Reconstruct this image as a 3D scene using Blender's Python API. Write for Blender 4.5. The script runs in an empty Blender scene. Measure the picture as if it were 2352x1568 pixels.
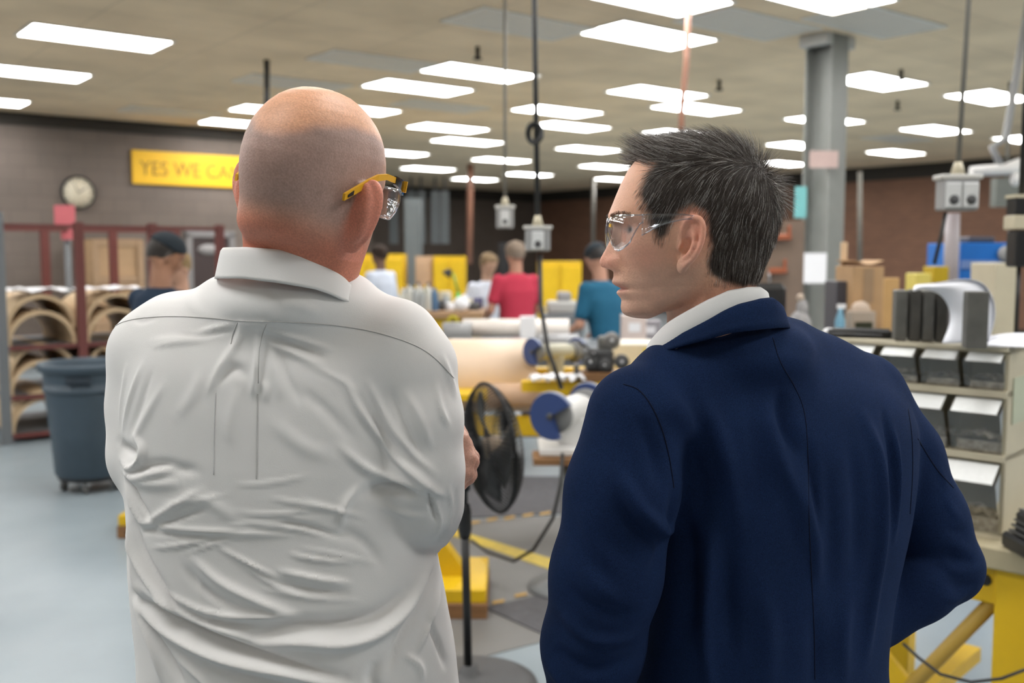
import bpy, math, random
import numpy as np
from mathutils import Vector, Matrix, Euler
random.seed(7); np.random.seed(7)
S = bpy.context.scene
COL = S.collection
# ---------------------------------------------------------------- camera, world, exposure
FPX = 2304.0
PITCH = math.atan((784-585)/FPX)
CAMZ = 1.58
cam = bpy.data.cameras.new('camera'); camo = bpy.data.objects.new('camera', cam); COL.objects.link(camo)
camo.location = (0, 0, CAMZ); camo.rotation_euler = (math.pi/2-PITCH, 0, 0)
cam.sensor_width = 36; cam.lens = 36*FPX/2352; cam.clip_start = .05; cam.clip_end = 100
cam.dof.use_dof = True; cam.dof.focus_distance = 1.22; cam.dof.aperture_fstop = 4.2; cam.dof.aperture_blades = 9
S.camera = camo
wd = bpy.data.worlds.new('world'); S.world = wd; wd.use_nodes = True
wd.node_tree.nodes['Background'].inputs[0].default_value = (.55, .5, .45, 1)
wd.node_tree.nodes['Background'].inputs[1].default_value = .05
S.view_settings.view_transform = 'Standard'; S.view_settings.look = 'None'
S.view_settings.exposure = 0.0; S.view_settings.gamma = 1.0; S.view_settings.use_curve_mapping = False
LAMP = 19.5
CEIL = CAMZ+1.95
YAW = math.radians(51.7)
UX, UY = math.sin(YAW), math.cos(YAW); WX, WY = -UY, UX

def rw(u, w, z=0.0): return Vector((u*UX+w*WX, u*UY+w*WY, z))
def ray(px, py):
    x = (px-1176)/FPX; y = -(py-784)/FPX; c, s = math.cos(PITCH), math.sin(PITCH)
    return Vector((x, c+y*s, -s+y*c))
def at(px, py, Y):
    r = ray(px, py); t = Y/r.y; return Vector((r.x*t, Y, CAMZ+r.z*t))
def onz(px, py, z=0.0):
    r = ray(px, py); t = (z-CAMZ)/r.z; return Vector((r.x*t, r.y*t, z))
def onw(px, py, w):
    r = ray(px, py); t = w/(r.x*WX+r.y*WY); return Vector((r.x*t, r.y*t, CAMZ+r.z*t))
def onu(px, py, u):
    r = ray(px, py); t = u/(r.x*UX+r.y*UY); return Vector((r.x*t, r.y*t, CAMZ+r.z*t))
RZ_U = math.pi/2-YAW      # rotation that turns local +x into the room's u direction

# ---------------------------------------------------------------- materials
MATS = {}
def mat(name, col=(.5,.5,.5), rough=.6, metal=0, var=.06, scale=8, bump=0, bscale=60, emit=None, estr=0, trans=0, ior=1.45, alpha=1, coat=0, sss=0, attr=None, spec=.5, stretch=(1,1,1)):
    if name in MATS: return MATS[name]
    m = bpy.data.materials.new(name); m.use_nodes = True; nt = m.node_tree; N = nt.nodes; Lk = nt.links
    b = N['Principled BSDF']
    b.inputs['Roughness'].default_value = rough; b.inputs['Metallic'].default_value = metal
    b.inputs['IOR'].default_value = ior; b.inputs['Specular IOR Level'].default_value = spec
    if coat: b.inputs['Coat Weight'].default_value = coat
    if trans: b.inputs['Transmission Weight'].default_value = trans
    if alpha < 1: b.inputs['Alpha'].default_value = alpha
    if sss:
        b.inputs['Subsurface Weight'].default_value = sss
        b.inputs['Subsurface Radius'].default_value = (.012, .004, .002); b.inputs['Subsurface Scale'].default_value = 1.0
    tc = N.new('ShaderNodeTexCoord'); mp = N.new('ShaderNodeMapping'); mp.inputs['Scale'].default_value = stretch
    Lk.new(tc.outputs['Object'], mp.inputs[0])
    nz = N.new('ShaderNodeTexNoise'); nz.inputs['Scale'].default_value = scale; nz.inputs['Detail'].default_value = 4
    Lk.new(mp.outputs[0], nz.inputs['Vector'])
    mr = N.new('ShaderNodeMapRange'); mr.inputs[1].default_value = .25; mr.inputs[2].default_value = .75
    mr.inputs[3].default_value = 1-var; mr.inputs[4].default_value = 1+var; Lk.new(nz.outputs[0], mr.inputs[0])
    mx = N.new('ShaderNodeVectorMath'); mx.operation = 'SCALE'
    if attr:
        at_ = N.new('ShaderNodeAttribute'); at_.attribute_name = attr; Lk.new(at_.outputs['Color'], mx.inputs[0])
    else: mx.inputs[0].default_value = col[:3]
    Lk.new(mr.outputs[0], mx.inputs['Scale']); Lk.new(mx.outputs[0], b.inputs['Base Color'])
    if bump:
        n2 = N.new('ShaderNodeTexNoise'); n2.inputs['Scale'].default_value = bscale; n2.inputs['Detail'].default_value = 3
        Lk.new(mp.outputs[0], n2.inputs['Vector'])
        bp = N.new('ShaderNodeBump'); bp.inputs['Strength'].default_value = bump; bp.inputs['Distance'].default_value = .01
        Lk.new(n2.outputs[0], bp.inputs['Height']); Lk.new(bp.outputs[0], b.inputs['Normal'])
    if emit:
        b.inputs['Emission Color'].default_value = (*emit, 1); b.inputs['Emission Strength'].default_value = estr
    MATS[name] = m; return m

# ---------------------------------------------------------------- mesh helpers
def rot3(rx=0, ry=0, rz=0): return Euler((rx, ry, rz)).to_matrix()
class MB:
    def __init__(s): s.v = []; s.f = []; s.sm = []
    def add(s, vs, fs, smooth=False):
        o = len(s.v); s.v += [tuple(v) for v in vs]; s.f += [tuple(i+o for i in f) for f in fs]; s.sm += [smooth]*len(fs); return s
    def box(s, c, d, r=None, bev=0):
        c = Vector(c); hx, hy, hz = d[0]/2, d[1]/2, d[2]/2
        if bev <= 0:
            P = [Vector((x, y, z)) for z in (-hz, hz) for y in (-hy, hy) for x in (-hx, hx)]
            F = [(0,2,3,1), (4,5,7,6), (0,1,5,4), (2,6,7,3), (0,4,6,2), (1,3,7,5)]
        else:
            b = min(bev, hx*.9, hy*.9, hz*.9); P = []; idx = {}
            for sx in (-1,1):
                for sy in (-1,1):
                    for sz in (-1,1):
                        for a in range(3):
                            q = [sx*hx, sy*hy, sz*hz]
                            for k in range(3):
                                if k != a: q[k] -= (sx,sy,sz)[k]*b
                            idx[(sx,sy,sz,a)] = len(P); P.append(Vector(q))
            F = []
            for a in range(3):
                o1, o2 = (a+1)%3, (a+2)%3
                for sg in (-1,1):
                    ring = []
                    for (p, q) in ((-1,-1), (1,-1), (1,1), (-1,1)):
                        t = [0,0,0]; t[a] = sg; t[o1] = p; t[o2] = q; ring.append(idx[(*t, a)])
                    F.append(tuple(ring if sg > 0 else ring[::-1]))
            for a in range(3):
                o1, o2 = (a+1)%3, (a+2)%3
                for p in (-1,1):
                    for q in (-1,1):
                        t0 = [0,0,0]; t1 = [0,0,0]; t0[a] = -1; t1[a] = 1
                        for t in (t0, t1): t[o1] = p; t[o2] = q
                        r_ = (idx[(*t0, o1)], idx[(*t1, o1)], idx[(*t1, o2)], idx[(*t0, o2)])
                        F.append(r_ if p*q < 0 else r_[::-1])
            for sx in (-1,1):
                for sy in (-1,1):
                    for sz in (-1,1):
                        r_ = tuple(idx[(sx,sy,sz,a)] for a in range(3)); F.append(r_ if sx*sy*sz > 0 else r_[::-1])
        if r is not None: P = [r @ p for p in P]
        return s.add([p+c for p in P], F)
    def tube(s, pts, r, n=10, cap=True, close=False):
        pts = [Vector(p) for p in pts]; m = len(pts); rr = r if hasattr(r, '__len__') else [r]*m
        V = []; up = Vector((0,0,1)); prev = None
        for i, p in enumerate(pts):
            a = pts[(i-1) % m] if (i > 0 or close) else p; b = pts[(i+1) % m] if (i < m-1 or close) else p
            t = (b-a).normalized()
            if prev is None:
                h = up if abs(t.z) < .9 else Vector((1,0,0)); n1 = t.cross(h).normalized()
            else:
                n1 = (prev - t*prev.dot(t)); n1 = n1.normalized() if n1.length > 1e-6 else t.orthogonal().normalized()
            prev = n1; n2 = t.cross(n1)
            for k in range(n):
                an = 2*math.pi*k/n; V.append(p+(n1*math.cos(an)+n2*math.sin(an))*rr[i])
        F = []
        for i in range(m if close else m-1):
            j = (i+1) % m
            for k in range(n):
                l = (k+1) % n; F.append((i*n+k, i*n+l, j*n+l, j*n+k))
        s.add(V, F, True)
        if cap and not close: 
            o = len(s.v)-len(V); s.f += [tuple(o+k for k in range(n))[::-1], tuple(o+(m-1)*n+k for k in range(n))]; s.sm += [False, False]
        return s
    def lathe(s, prof, c=(0,0,0), r=None, n=32, smooth=True, caps=True):
        c = Vector(c); V = []; m = len(prof)
        for (ra, z) in prof:
            for k in range(n):
                an = 2*math.pi*k/n; p = Vector((ra*math.cos(an), ra*math.sin(an), z))
                V.append((r @ p if r is not None else p)+c)
        F = [(i*n+k, i*n+(k+1) % n, (i+1)*n+(k+1) % n, (i+1)*n+k) for i in range(m-1) for k in range(n)]
        s.add(V, F, smooth)
        if caps:
            o = len(s.v)-len(V); s.f += [tuple(o+k for k in range(n))[::-1], tuple(o+(m-1)*n+k for k in range(n))]; s.sm += [False, False]
        return s
    def prism(s, poly, d, o=(0,0,0), r=None):  # poly in local x,z extruded along local y by d
        o = Vector(o); n = len(poly)
        P = [Vector((x, -d/2, z)) for x, z in poly]+[Vector((x, d/2, z)) for x, z in poly]
        if r is not None: P = [r @ p for p in P]
        F = [tuple(range(n)), tuple(range(2*n-1, n-1, -1))]+[(i, i+n, (i+1) % n+n, (i+1) % n) for i in range(n)]
        return s.add([p+o for p in P], F)
    def grid(s, P, smooth=True, closed=False):  # P[i][j] vectors
        a, b = len(P), len(P[0]); V = [p for r_ in P for p in r_]
        F = [(i*b+j, i*b+(j+1) % b, (i+1)*b+(j+1) % b, (i+1)*b+j) for i in range(a-1) for j in range(b if closed else b-1)]
        return s.add(V, F, smooth)
    def ball(s, c, r, n=14, rot=None):
        rr = r if hasattr(r, '__len__') else (r, r, r); c = Vector(c); P = []
        for i in range(n//2+1):
            th = math.pi*i/(n//2); row = []
            for k in range(n):
                an = 2*math.pi*k/n; p = Vector((rr[0]*math.sin(th)*math.cos(an), rr[1]*math.sin(th)*math.sin(an), -rr[2]*math.cos(th)))
                row.append((rot @ p if rot is not None else p)+c)
            P.append(row)
        return s.grid(P, True, True)
    def build(s, name, m, parent=None, solid=0):
        me = bpy.data.meshes.new(name); me.from_pydata(s.v, [], s.f)
        me.polygons.foreach_set('use_smooth', s.sm); me.update(); me.validate()
        if m: me.materials.append(m)
        o = bpy.data.objects.new(name, me); COL.objects.link(o)
        if parent: o.parent = parent
        if solid:
            md = o.modifiers.new('solid', 'SOLIDIFY'); md.thickness = solid; md.offset = 0
        return o
def tag(o, label=None, cat=None, group=None, kind=None):
    if label: o['label'] = label
    if cat: o['category'] = cat
    if group: o['group'] = group
    if kind: o['kind'] = kind
    return o
def thing(name, label, cat, loc=(0,0,0), rz=0, group=None):
    o = bpy.data.objects.new(name, None); o.empty_display_size = .1; COL.objects.link(o)
    o.location = loc; o.rotation_euler = (0, 0, rz); return tag(o, label, cat, group)
def copy_tree(o, parent=None):
    kids = [c for c in bpy.data.objects if c.parent == o]
    c = o.copy(); COL.objects.link(c)
    if parent: c.parent = parent
    for k in kids: copy_tree(k, c)
    return c
def text_mesh(txt, size, name, m, parent, loc, rot, ext=.002, sx=1):
    cu = bpy.data.curves.new(name, 'FONT'); cu.body = txt; cu.size = size; cu.extrude = ext; cu.align_x = 'LEFT'; cu.align_y = 'BOTTOM_BASELINE'
    t = bpy.data.objects.new(name+'_src', cu); COL.objects.link(t)
    dg = bpy.context.evaluated_depsgraph_get(); me = bpy.data.meshes.new_from_object(t.evaluated_get(dg))
    bpy.data.objects.remove(t); bpy.data.curves.remove(cu)
    me.name = name; me.materials.clear(); me.materials.append(m)
    o = bpy.data.objects.new(name, me); COL.objects.link(o); o.parent = parent; o.location = loc; o.rotation_euler = rot; o.scale = (sx, 1, 1)
    return o
def skin_mat(name, var=.1, scale=260, sss=.08, rough=.48):
    m = mat(name, rough=rough, var=var, scale=scale, bump=.12, bscale=420, sss=sss, attr='Col', spec=.4); return m
def cloth_mat(name, col, rough=.85, var=.04, scale=30, weave=1400, wb=.25, sheen=0, wvar=.0):
    if name in MATS: return MATS[name]
    m = mat(name, col, rough, var=var, scale=scale); nt = m.node_tree; N = nt.nodes; L = nt.links; b = N['Principled BSDF']
    tc = N.new('ShaderNodeTexCoord'); w1 = N.new('ShaderNodeTexNoise'); w1.inputs['Scale'].default_value = weave; w1.inputs['Detail'].default_value = 2; L.new(tc.outputs['Object'], w1.inputs['Vector'])
    bp = N.new('ShaderNodeBump'); bp.inputs['Strength'].default_value = wb; bp.inputs['Distance'].default_value = .001; L.new(w1.outputs[0], bp.inputs['Height']); L.new(bp.outputs[0], b.inputs['Normal'])
    b.inputs['Sheen Weight'].default_value = sheen; b.inputs['Specular IOR Level'].default_value = .25
    if wvar:
        src = b.inputs['Base Color'].links[0].from_socket; mr = N.new('ShaderNodeMapRange'); mr.inputs[1].default_value = .3; mr.inputs[2].default_value = .7; mr.inputs[3].default_value = 1-wvar; mr.inputs[4].default_value = 1+wvar
        L.new(w1.outputs[0], mr.inputs[0]); v = N.new('ShaderNodeVectorMath'); v.operation = 'SCALE'; L.new(src, v.inputs[0]); L.new(mr.outputs[0], v.inputs['Scale']); L.new(v.outputs[0], b.inputs['Base Color'])
    return m
def clear_mat(name, tint=(.95,.97,1), gl=.25):
    if name in MATS: return MATS[name]
    m = bpy.data.materials.new(name); m.use_nodes = True; nt = m.node_tree; N = nt.nodes; L = nt.links; out = N['Material Output']; N.remove(N['Principled BSDF'])
    t = N.new('ShaderNodeBsdfTransparent'); t.inputs[0].default_value = (*tint, 1); g = N.new('ShaderNodeBsdfGlossy'); g.inputs['Roughness'].default_value = .03
    lw = N.new('ShaderNodeLayerWeight'); lw.inputs[0].default_value = gl; mx = N.new('ShaderNodeMixShader'); L.new(lw.outputs['Facing'], mx.inputs[0]); L.new(t.outputs[0], mx.inputs[1]); L.new(g.outputs[0], mx.inputs[2]); L.new(mx.outputs[0], out.inputs[0])
    MATS[name] = m; return m

# ---------------------------------------------------------------- room shell
def wallmat(name, ca, cb, brick=False, sc=1.0):
    m = bpy.data.materials.new(name); m.use_nodes = True; nt = m.node_tree; N = nt.nodes; L = nt.links; b = N['Principled BSDF']
    b.inputs['Roughness'].default_value = .75
    tc = N.new('ShaderNodeTexCoord'); mp = N.new('ShaderNodeMapping'); L.new(tc.outputs['Object'], mp.inputs[0])
    mp.inputs['Rotation'].default_value = (math.pi/2, 0, 0)
    br = N.new('ShaderNodeTexBrick'); L.new(mp.outputs[0], br.inputs['Vector'])
    br.inputs['Scale'].default_value = sc
    if brick: br.inputs['Brick Width'].default_value = .21; br.inputs['Row Height'].default_value = .075; br.inputs['Mortar Size'].default_value = .006
    else: br.inputs['Brick Width'].default_value = .4; br.inputs['Row Height'].default_value = .2; br.inputs['Mortar Size'].default_value = .005
    br.inputs['Color1'].default_value = (*ca, 1); br.inputs['Color2'].default_value = (*cb, 1); br.inputs['Mortar'].default_value = (*[c*.75 for c in ca], 1)
    nz = N.new('ShaderNodeTexNoise'); nz.inputs['Scale'].default_value = 1.3; L.new(tc.outputs['Object'], nz.inputs['Vector'])
    mr = N.new('ShaderNodeMapRange'); mr.inputs[3].default_value = .8; mr.inputs[4].default_value = 1.2; L.new(nz.outputs[0], mr.inputs[0])
    v = N.new('ShaderNodeVectorMath'); v.operation = 'SCALE'; L.new(br.outputs['Color'], v.inputs[0]); L.new(mr.outputs[0], v.inputs['Scale'])
    L.new(v.outputs[0], b.inputs['Base Color']); return m
def slab_wall(name, a, b, z0, z1, th, m, outward):
    # wall between plan points a and b; local x along the wall, thickness grows outward
    a = Vector(a); b = Vector(b); d = (b-a); ln = d.length; rz = math.atan2(d.y, d.x)
    o = MB().box((ln/2, outward*th/2, (z1-z0)/2), (ln, th, z1-z0)).build(name, m)
    o.location = (a.x, a.y, z0); o.rotation_euler = (0, 0, rz); o['kind'] = 'structure'; return o
M_lw = wallmat('painted_block_brown', (.135,.108,.092), (.148,.118,.1))
M_fw = wallmat('painted_block_dark', (.10,.077,.062), (.11,.085,.07))
M_rw = wallmat('brown_brick', (.20,.10,.06), (.165,.083,.052), True)
M_bw = wallmat('painted_block_grey', (.22,.20,.18), (.24,.22,.2))
U0, U1, W0, W1, WL, UL = -8.0, 20.4, -10.0, 24.6, 15.2, 8.9
def P2(u, w): v = rw(u, w); return (v.x, v.y, 0)
slab_wall('wall_left', P2(U0, WL), P2(UL, WL), 0, CEIL, .25, M_lw, 1)
slab_wall('wall_recess', P2(UL, WL), P2(UL, W1), 0, CEIL, .25, M_lw, 1)
slab_wall('wall_far', P2(UL, W1), P2(U1, W1), 0, CEIL, .25, M_fw, 1)
slab_wall('wall_right', P2(U1, W1), P2(U1, W0), 0, CEIL, .25, M_rw, 1)
slab_wall('wall_behind', P2(U1, W0), P2(U0, W0), 0, CEIL, .25, M_bw, 1)
slab_wall('wall_near', P2(U0, W0), P2(U0, WL), 0, CEIL, .25, M_bw, 1)
# floor: pale blue-grey epoxy with gloss
def floormat():
    m = bpy.data.materials.new('grey_blue_epoxy'); m.use_nodes = True; nt = m.node_tree; N = nt.nodes; L = nt.links; b = N['Principled BSDF']
    tc = N.new('ShaderNodeTexCoord'); nz = N.new('ShaderNodeTexNoise'); nz.inputs['Scale'].default_value = .9; nz.inputs['Detail'].default_value = 8; L.new(tc.outputs['Object'], nz.inputs['Vector'])
    cr = N.new('ShaderNodeValToRGB'); cr.color_ramp.elements[0].position = .35; cr.color_ramp.elements[1].position = .65
    cr.color_ramp.elements[0].color = (.205,.245,.268,1); cr.color_ramp.elements[1].color = (.265,.312,.338,1); L.new(nz.outputs[0], cr.inputs[0])
    L.new(cr.outputs[0], b.inputs['Base Color']); b.inputs['Roughness'].default_value = .32
    n2 = N.new('ShaderNodeTexNoise'); n2.inputs['Scale'].default_value = 2.5; L.new(tc.outputs['Object'], n2.inputs['Vector'])
    mr = N.new('ShaderNodeMapRange'); mr.inputs[3].default_value = .25; mr.inputs[4].default_value = .5; L.new(n2.outputs[0], mr.inputs[0]); L.new(mr.outputs[0], b.inputs['Roughness'])
    return m
c = rw((U0+U1)/2, (W0+W1)/2, -.06)
fl = MB().box((0,0,0), (U1-U0+.5, W1-W0+.5, .12)).build('floor', floormat()); fl.location = c; fl.rotation_euler = (0,0,RZ_U); fl['kind'] = 'structure'
def ceilmat():
    m = bpy.data.materials.new('ceiling_tile'); m.use_nodes = True; nt = m.node_tree; N = nt.nodes; L = nt.links; b = N['Principled BSDF']
    tc = N.new('ShaderNodeTexCoord'); br = N.new('ShaderNodeTexBrick'); br.offset = 0; L.new(tc.outputs['Object'], br.inputs['Vector'])
    br.inputs['Scale'].default_value = 1; br.inputs['Brick Width'].default_value = 1.22; br.inputs['Row Height'].default_value = .61; br.inputs['Mortar Size'].default_value = .008
    br.inputs['Color1'].default_value = (.78,.62,.425,1); br.inputs['Color2'].default_value = (.82,.65,.445,1); br.inputs['Mortar'].default_value = (.64,.51,.355,1)
    vo = N.new('ShaderNodeTexNoise'); vo.inputs['Scale'].default_value = 1.1; vo.inputs['Detail'].default_value = 3; L.new(tc.outputs['Object'], vo.inputs['Vector'])
    mr = N.new('ShaderNodeMapRange'); mr.inputs[1].default_value = .3; mr.inputs[2].default_value = .7; mr.inputs[3].default_value = .86; mr.inputs[4].default_value = 1.1; L.new(vo.outputs[0], mr.inputs[0])
    v = N.new('ShaderNodeVectorMath'); v.operation = 'SCALE'; L.new(br.outputs['Color'], v.inputs[0]); L.new(mr.outputs[0], v.inputs['Scale'])
    L.new(v.outputs[0], b.inputs['Base Color']); b.inputs['Roughness'].default_value = .9; return m
ce = MB().box((0,0,0), (U1-U0+.5, W1-W0+.5, .1)).build('ceiling', ceilmat()); ce.location = rw((U0+U1)/2, (W0+W1)/2, CEIL+.05); ce.rotation_euler = (0,0,RZ_U); ce['kind'] = 'structure'
# dark trim where the walls meet the ceiling, baseboards
M_dark = mat('dark_trim', (.03,.025,.02), .7)
def trim(name, a, b, z, h, t):
    a = Vector(a); b = Vector(b); d = b-a
    o = MB().box((d.length/2, -t/2-.001, 0), (d.length, t, h)).build(name, M_dark); o.location = (a.x, a.y, z); o.rotation_euler = (0,0,math.atan2(d.y,d.x)); o['kind'] = 'structure'
trim('trim_1', P2(U0+.2, WL), P2(UL, WL), CEIL-.09, .16, .05)
trim('trim_2', P2(UL+.1, W1), P2(U1-.1, W1), CEIL-.15, .3, .05)
trim('trim_3', P2(U1, W1-.1), P2(U1, W0+.2), CEIL-.15, .3, .05)
trim('baseboard_left', P2(U0+.2, WL), P2(UL, WL), .05, .1, .015)
trim('baseboard_far', P2(UL+.1, W1), P2(U1-.1, W1), .05, .1, .015)
trim('baseboard_right', P2(U1, W1-.1), P2(U1, W0+.2), .05, .1, .015)

# ---------------------------------------------------------------- ceiling lights (2 x 4 ft troffers)
M_diff = mat('light_diffuser', (.9,.9,.9), .5, var=0, emit=(1,.995,.985), estr=LAMP)
M_fr = mat('light_frame_white', (.75,.74,.7), .5)
M_off = mat('unlit_diffuser', (.66,.61,.53), .45, var=.03)
def light(label, lit=True, loc=None, group=None):
    t = thing('ceiling_light', label, 'ceiling light', loc, RZ_U, group); a, b = 1.18, .57
    f = MB()
    for (x, y, dx, dy) in ((0,b/2+.012,a+.05,.025), (0,-b/2-.012,a+.05,.025), (a/2+.012,0,.025,b), (-a/2-.012,0,.025,b)): f.box((x,y,-.008), (dx,dy,.014))
    f.build('frame', M_fr, t)
    MB().box((0,0,-.006), (a,b,.008)).build('diffuser', M_diff if lit else M_off, t); return t
VIS = [
 (221,86,'bright ceiling light panel in the upper left, above the clock and yellow sign'),
 (60,165,'ceiling light panel cut by the left edge, below the big upper left panel'),
 (-60,228,'sliver of a ceiling light at the left edge just above the brown wall'),
 (1500,-8,'ceiling light cut by the top edge, left of the pair beside the copper pipe'),
 (1880,-14,'ceiling light cut by the top edge just above the steel column'),
 (1490,81,'large ceiling light panel crossed by the hanging copper pipe, above the dark-haired man'),
 (1104,166,'ceiling light touching the thin grey cord, upper of a pair right of the bald head'),
 (961,200,'ceiling light just above right of the bald head, lower of the close pair'),
 (810,250,'ceiling light half hidden behind the right side of the bald head'),
 (640,254,'ceiling light half hidden behind the left side of the bald head'),
 (560,283,'ceiling light left of the bald head, just above the yellow sign'),
 (1511,213,'ceiling light directly above the dark hair, upper of two that overlap'),
 (1600,248,'ceiling light directly above the dark hair, lower of two that overlap'),
 (1281,254,'ceiling light above the looped knot of the hanging black cable'),
 (1310,289,'ceiling light right beside the looped knot of the hanging black cable'),
 (1030,293,'ceiling light right of the bald crown, upper of a stacked pair'),
 (1074,324,'ceiling light right of the bald crown, lower of a stacked pair'),
 (1352,342,'ceiling light between black cable and forehead, upper of the right hand stack'),
 (1392,382,'ceiling light ending at the dark-haired forehead, middle of its stack'),
 (1415,411,'small far ceiling light at the forehead, lowest of its stack'),
 (1152,367,'small far ceiling light left of the black cable, above the grey outlet box'),
 (984,387,'small far ceiling light above the dark recess, beside the bald head'),
 (910,351,'ceiling light touching the right side of the bald head at glasses height'),
 (1091,411,'smallest ceiling light over the dark far wall, left of the outlet box cord'),
 (1214,400,'small ceiling light crossed by the black cable near the far corner'),
 (2014,186,'ceiling light immediately right of the steel column, upper one'),
 (2275,222,'ceiling light at the right edge crossed by the outlet box cord'),
 (1895,275,'ceiling light passing behind the steel column, below its top'),
 (2150,298,'ceiling light left of the outlet box cord, upper of two over the brick wall'),
 (2058,350,'ceiling light right above the brick wall, lower of two beside the column'),
 (1835,333,'ceiling light ending against the left side of the column, upper one'),
 (1800,375,'ceiling light behind the spiky crown, against the left side of the column'),
 (2355,319,'ceiling light at the right edge above the white machine arm'),
 (1560,306,'ceiling light peeking out behind the top of the dark hair'),
]
placed = []
for px, py, lab in VIS:
    p = onz(px, py, CEIL); placed.append((p.x, p.y)); light(lab, True, (p.x, p.y, CEIL))
for px, py, lab in [(860,140,'unlit grey ceiling light above right of the bald head'), (672,190,'unlit grey ceiling light just above the bald crown'),
    (390,256,'unlit grey ceiling light above the yellow sign'), (1195,55,'unlit grey ceiling light near the top centre around the thin cords'),
    (1010,243,'unlit grey ceiling light right of the bald head between lit panels'), (1630,200,'unlit grey ceiling light right above the overlapping pair'),
    (1720,55,'unlit grey ceiling light left of the top of the steel column'), (2010,50,'unlit grey ceiling light right of the top of the steel column'),
    (2130,237,'unlit grey ceiling light right of the column beside the cord'), (2060,318,'unlit grey ceiling light over the brick wall beside the column')]:
    p = onz(px, py, CEIL)
    if all((p.x-q[0])**2+(p.y-q[1])**2 > .8 for q in placed): placed.append((p.x, p.y)); light(lab, False, (p.x, p.y, CEIL))
nh = 0
for iu in range(9):
    for iw in range(10):
        u = -6.3+iu*2.75; w = -8.6+iw*2.5
        if w > WL-1: continue
        p = rw(u, w, CEIL)
        ang = abs(p.x)/max(p.y, .01)
        if p.y > 7.2 and ang < .56: continue
        if p.y > 12: continue
        if p.y < -.5 and (iu+2*iw) % 6: continue
        if any((p.x-q[0])**2+(p.y-q[1])**2 < 2.5 for q in placed): continue
        light('lit ceiling light panel outside the view, lighting the room', True, (p.x, p.y, CEIL), 'ceiling lights around the viewer'); nh += 1
print('hidden lights', nh)

for px, py, lab in ((1097,108,'sprinkler head right of the bald crown, near the thin cord'),(2070,160,'sprinkler head right of the steel column'),(1652,184,'sprinkler head above the dark hair'),(2062,232,'small sprinkler head over the brick wall, right of the column')):
    p = onz(px, py, CEIL); t = thing('sprinkler_head', lab, 'sprinkler', (p.x, p.y, CEIL))
    MB().tube([(0,0,0),(0,0,-.10)], .022, 10).build('pipe', M_dark, t); MB().lathe([(0,-.10),(.045,-.10),(.04,-.115),(0,-.12)], n=16, caps=False).build('deflector', M_dark, t)
# ---------------------------------------------------------------- implicit-surface modelling (smooth unions meshed by surface nets)
F32 = np.float32
def smin(a, b, k):
    h = np.clip(.5+.5*(b-a)/k, 0, 1); return b*(1-h)+a*h-k*h*(1-h)
def smax(a, b, k): return -smin(-a, -b, k)
def sstep(a, b, x):
    t = np.clip((x-a)/(b-a), 0, 1); return t*t*(3-2*t)
def frame(c, R=None):
    def f(X, Y, Z):
        x, y, z = X-c[0], Y-c[1], Z-c[2]
        if R is None: return x, y, z
        return (x*R[0][0]+y*R[1][0]+z*R[2][0], x*R[0][1]+y*R[1][1]+z*R[2][1], x*R[0][2]+y*R[1][2]+z*R[2][2])
    return f
def ell(P, c, r, R=None):
    x, y, z = frame(c, R)(*P)
    k0 = np.sqrt((x/r[0])**2+(y/r[1])**2+(z/r[2])**2); k1 = np.sqrt((x/r[0]**2)**2+(y/r[1]**2)**2+(z/r[2]**2)**2)+1e-6
    return k0*(k0-1)/k1
def cap(P, a, b, ra, rb):
    X, Y, Z = P; d = [b[i]-a[i] for i in range(3)]; L2 = sum(q*q for q in d)+1e-9
    h = np.clip(((X-a[0])*d[0]+(Y-a[1])*d[1]+(Z-a[2])*d[2])/L2, 0, 1)
    return np.sqrt((X-a[0]-h*d[0])**2+(Y-a[1]-h*d[1])**2+(Z-a[2]-h*d[2])**2)-(ra+(rb-ra)*h)
def chain(P, pts, rr, k=.004):
    o = None
    for i in range(len(pts)-1):
        d = cap(P, pts[i], pts[i+1], rr[i], rr[i+1]); o = d if o is None else smin(o, d, k)
    return o
def loft(P, zs, cx, cy, rx, ry, n=2.3, kz=.01):
    # stacked super-ellipse sections; rows need increasing z
    X, Y, Z = P; zz = np.clip(Z, zs[0], zs[-1]); q = lambda a: np.interp(zz, zs, a).astype(F32) if hasattr(a, '__len__') else a
    CX, CY, RX, RY, NN = q(cx), q(cy), q(rx), q(ry), q(n)
    f = ((np.abs(X-CX)/RX)**NN+(np.abs(Y-CY)/RY)**NN)**(1/NN)
    d = (f-1)*np.minimum(RX, RY)
    return smax(smax(d, Z-zs[-1], kz), zs[0]-Z, kz)
def smooth_rows(zs, *rows, n=80):
    # catmull-like resampling so lofts stay smooth
    z2 = np.linspace(zs[0], zs[-1], n); out = [z2]
    for r in rows:
        r = np.asarray(r, float); m = np.gradient(r, zs); o = np.empty(n)
        for i, z in enumerate(z2):
            k = min(max(np.searchsorted(zs, z)-1, 0), len(zs)-2); h = zs[k+1]-zs[k]; t = (z-zs[k])/h
            o[i] = (2*t**3-3*t**2+1)*r[k]+(t**3-2*t**2+t)*h*m[k]+(-2*t**3+3*t**2)*r[k+1]+(t**3-t**2)*h*m[k+1]
        out.append(o)
    return out
def sgrid(lo, hi, res):
    ax = [np.arange(lo[i], hi[i]+res, res, dtype=F32) for i in range(3)]
    return ax, tuple(np.meshgrid(*ax, indexing='ij'))
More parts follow.
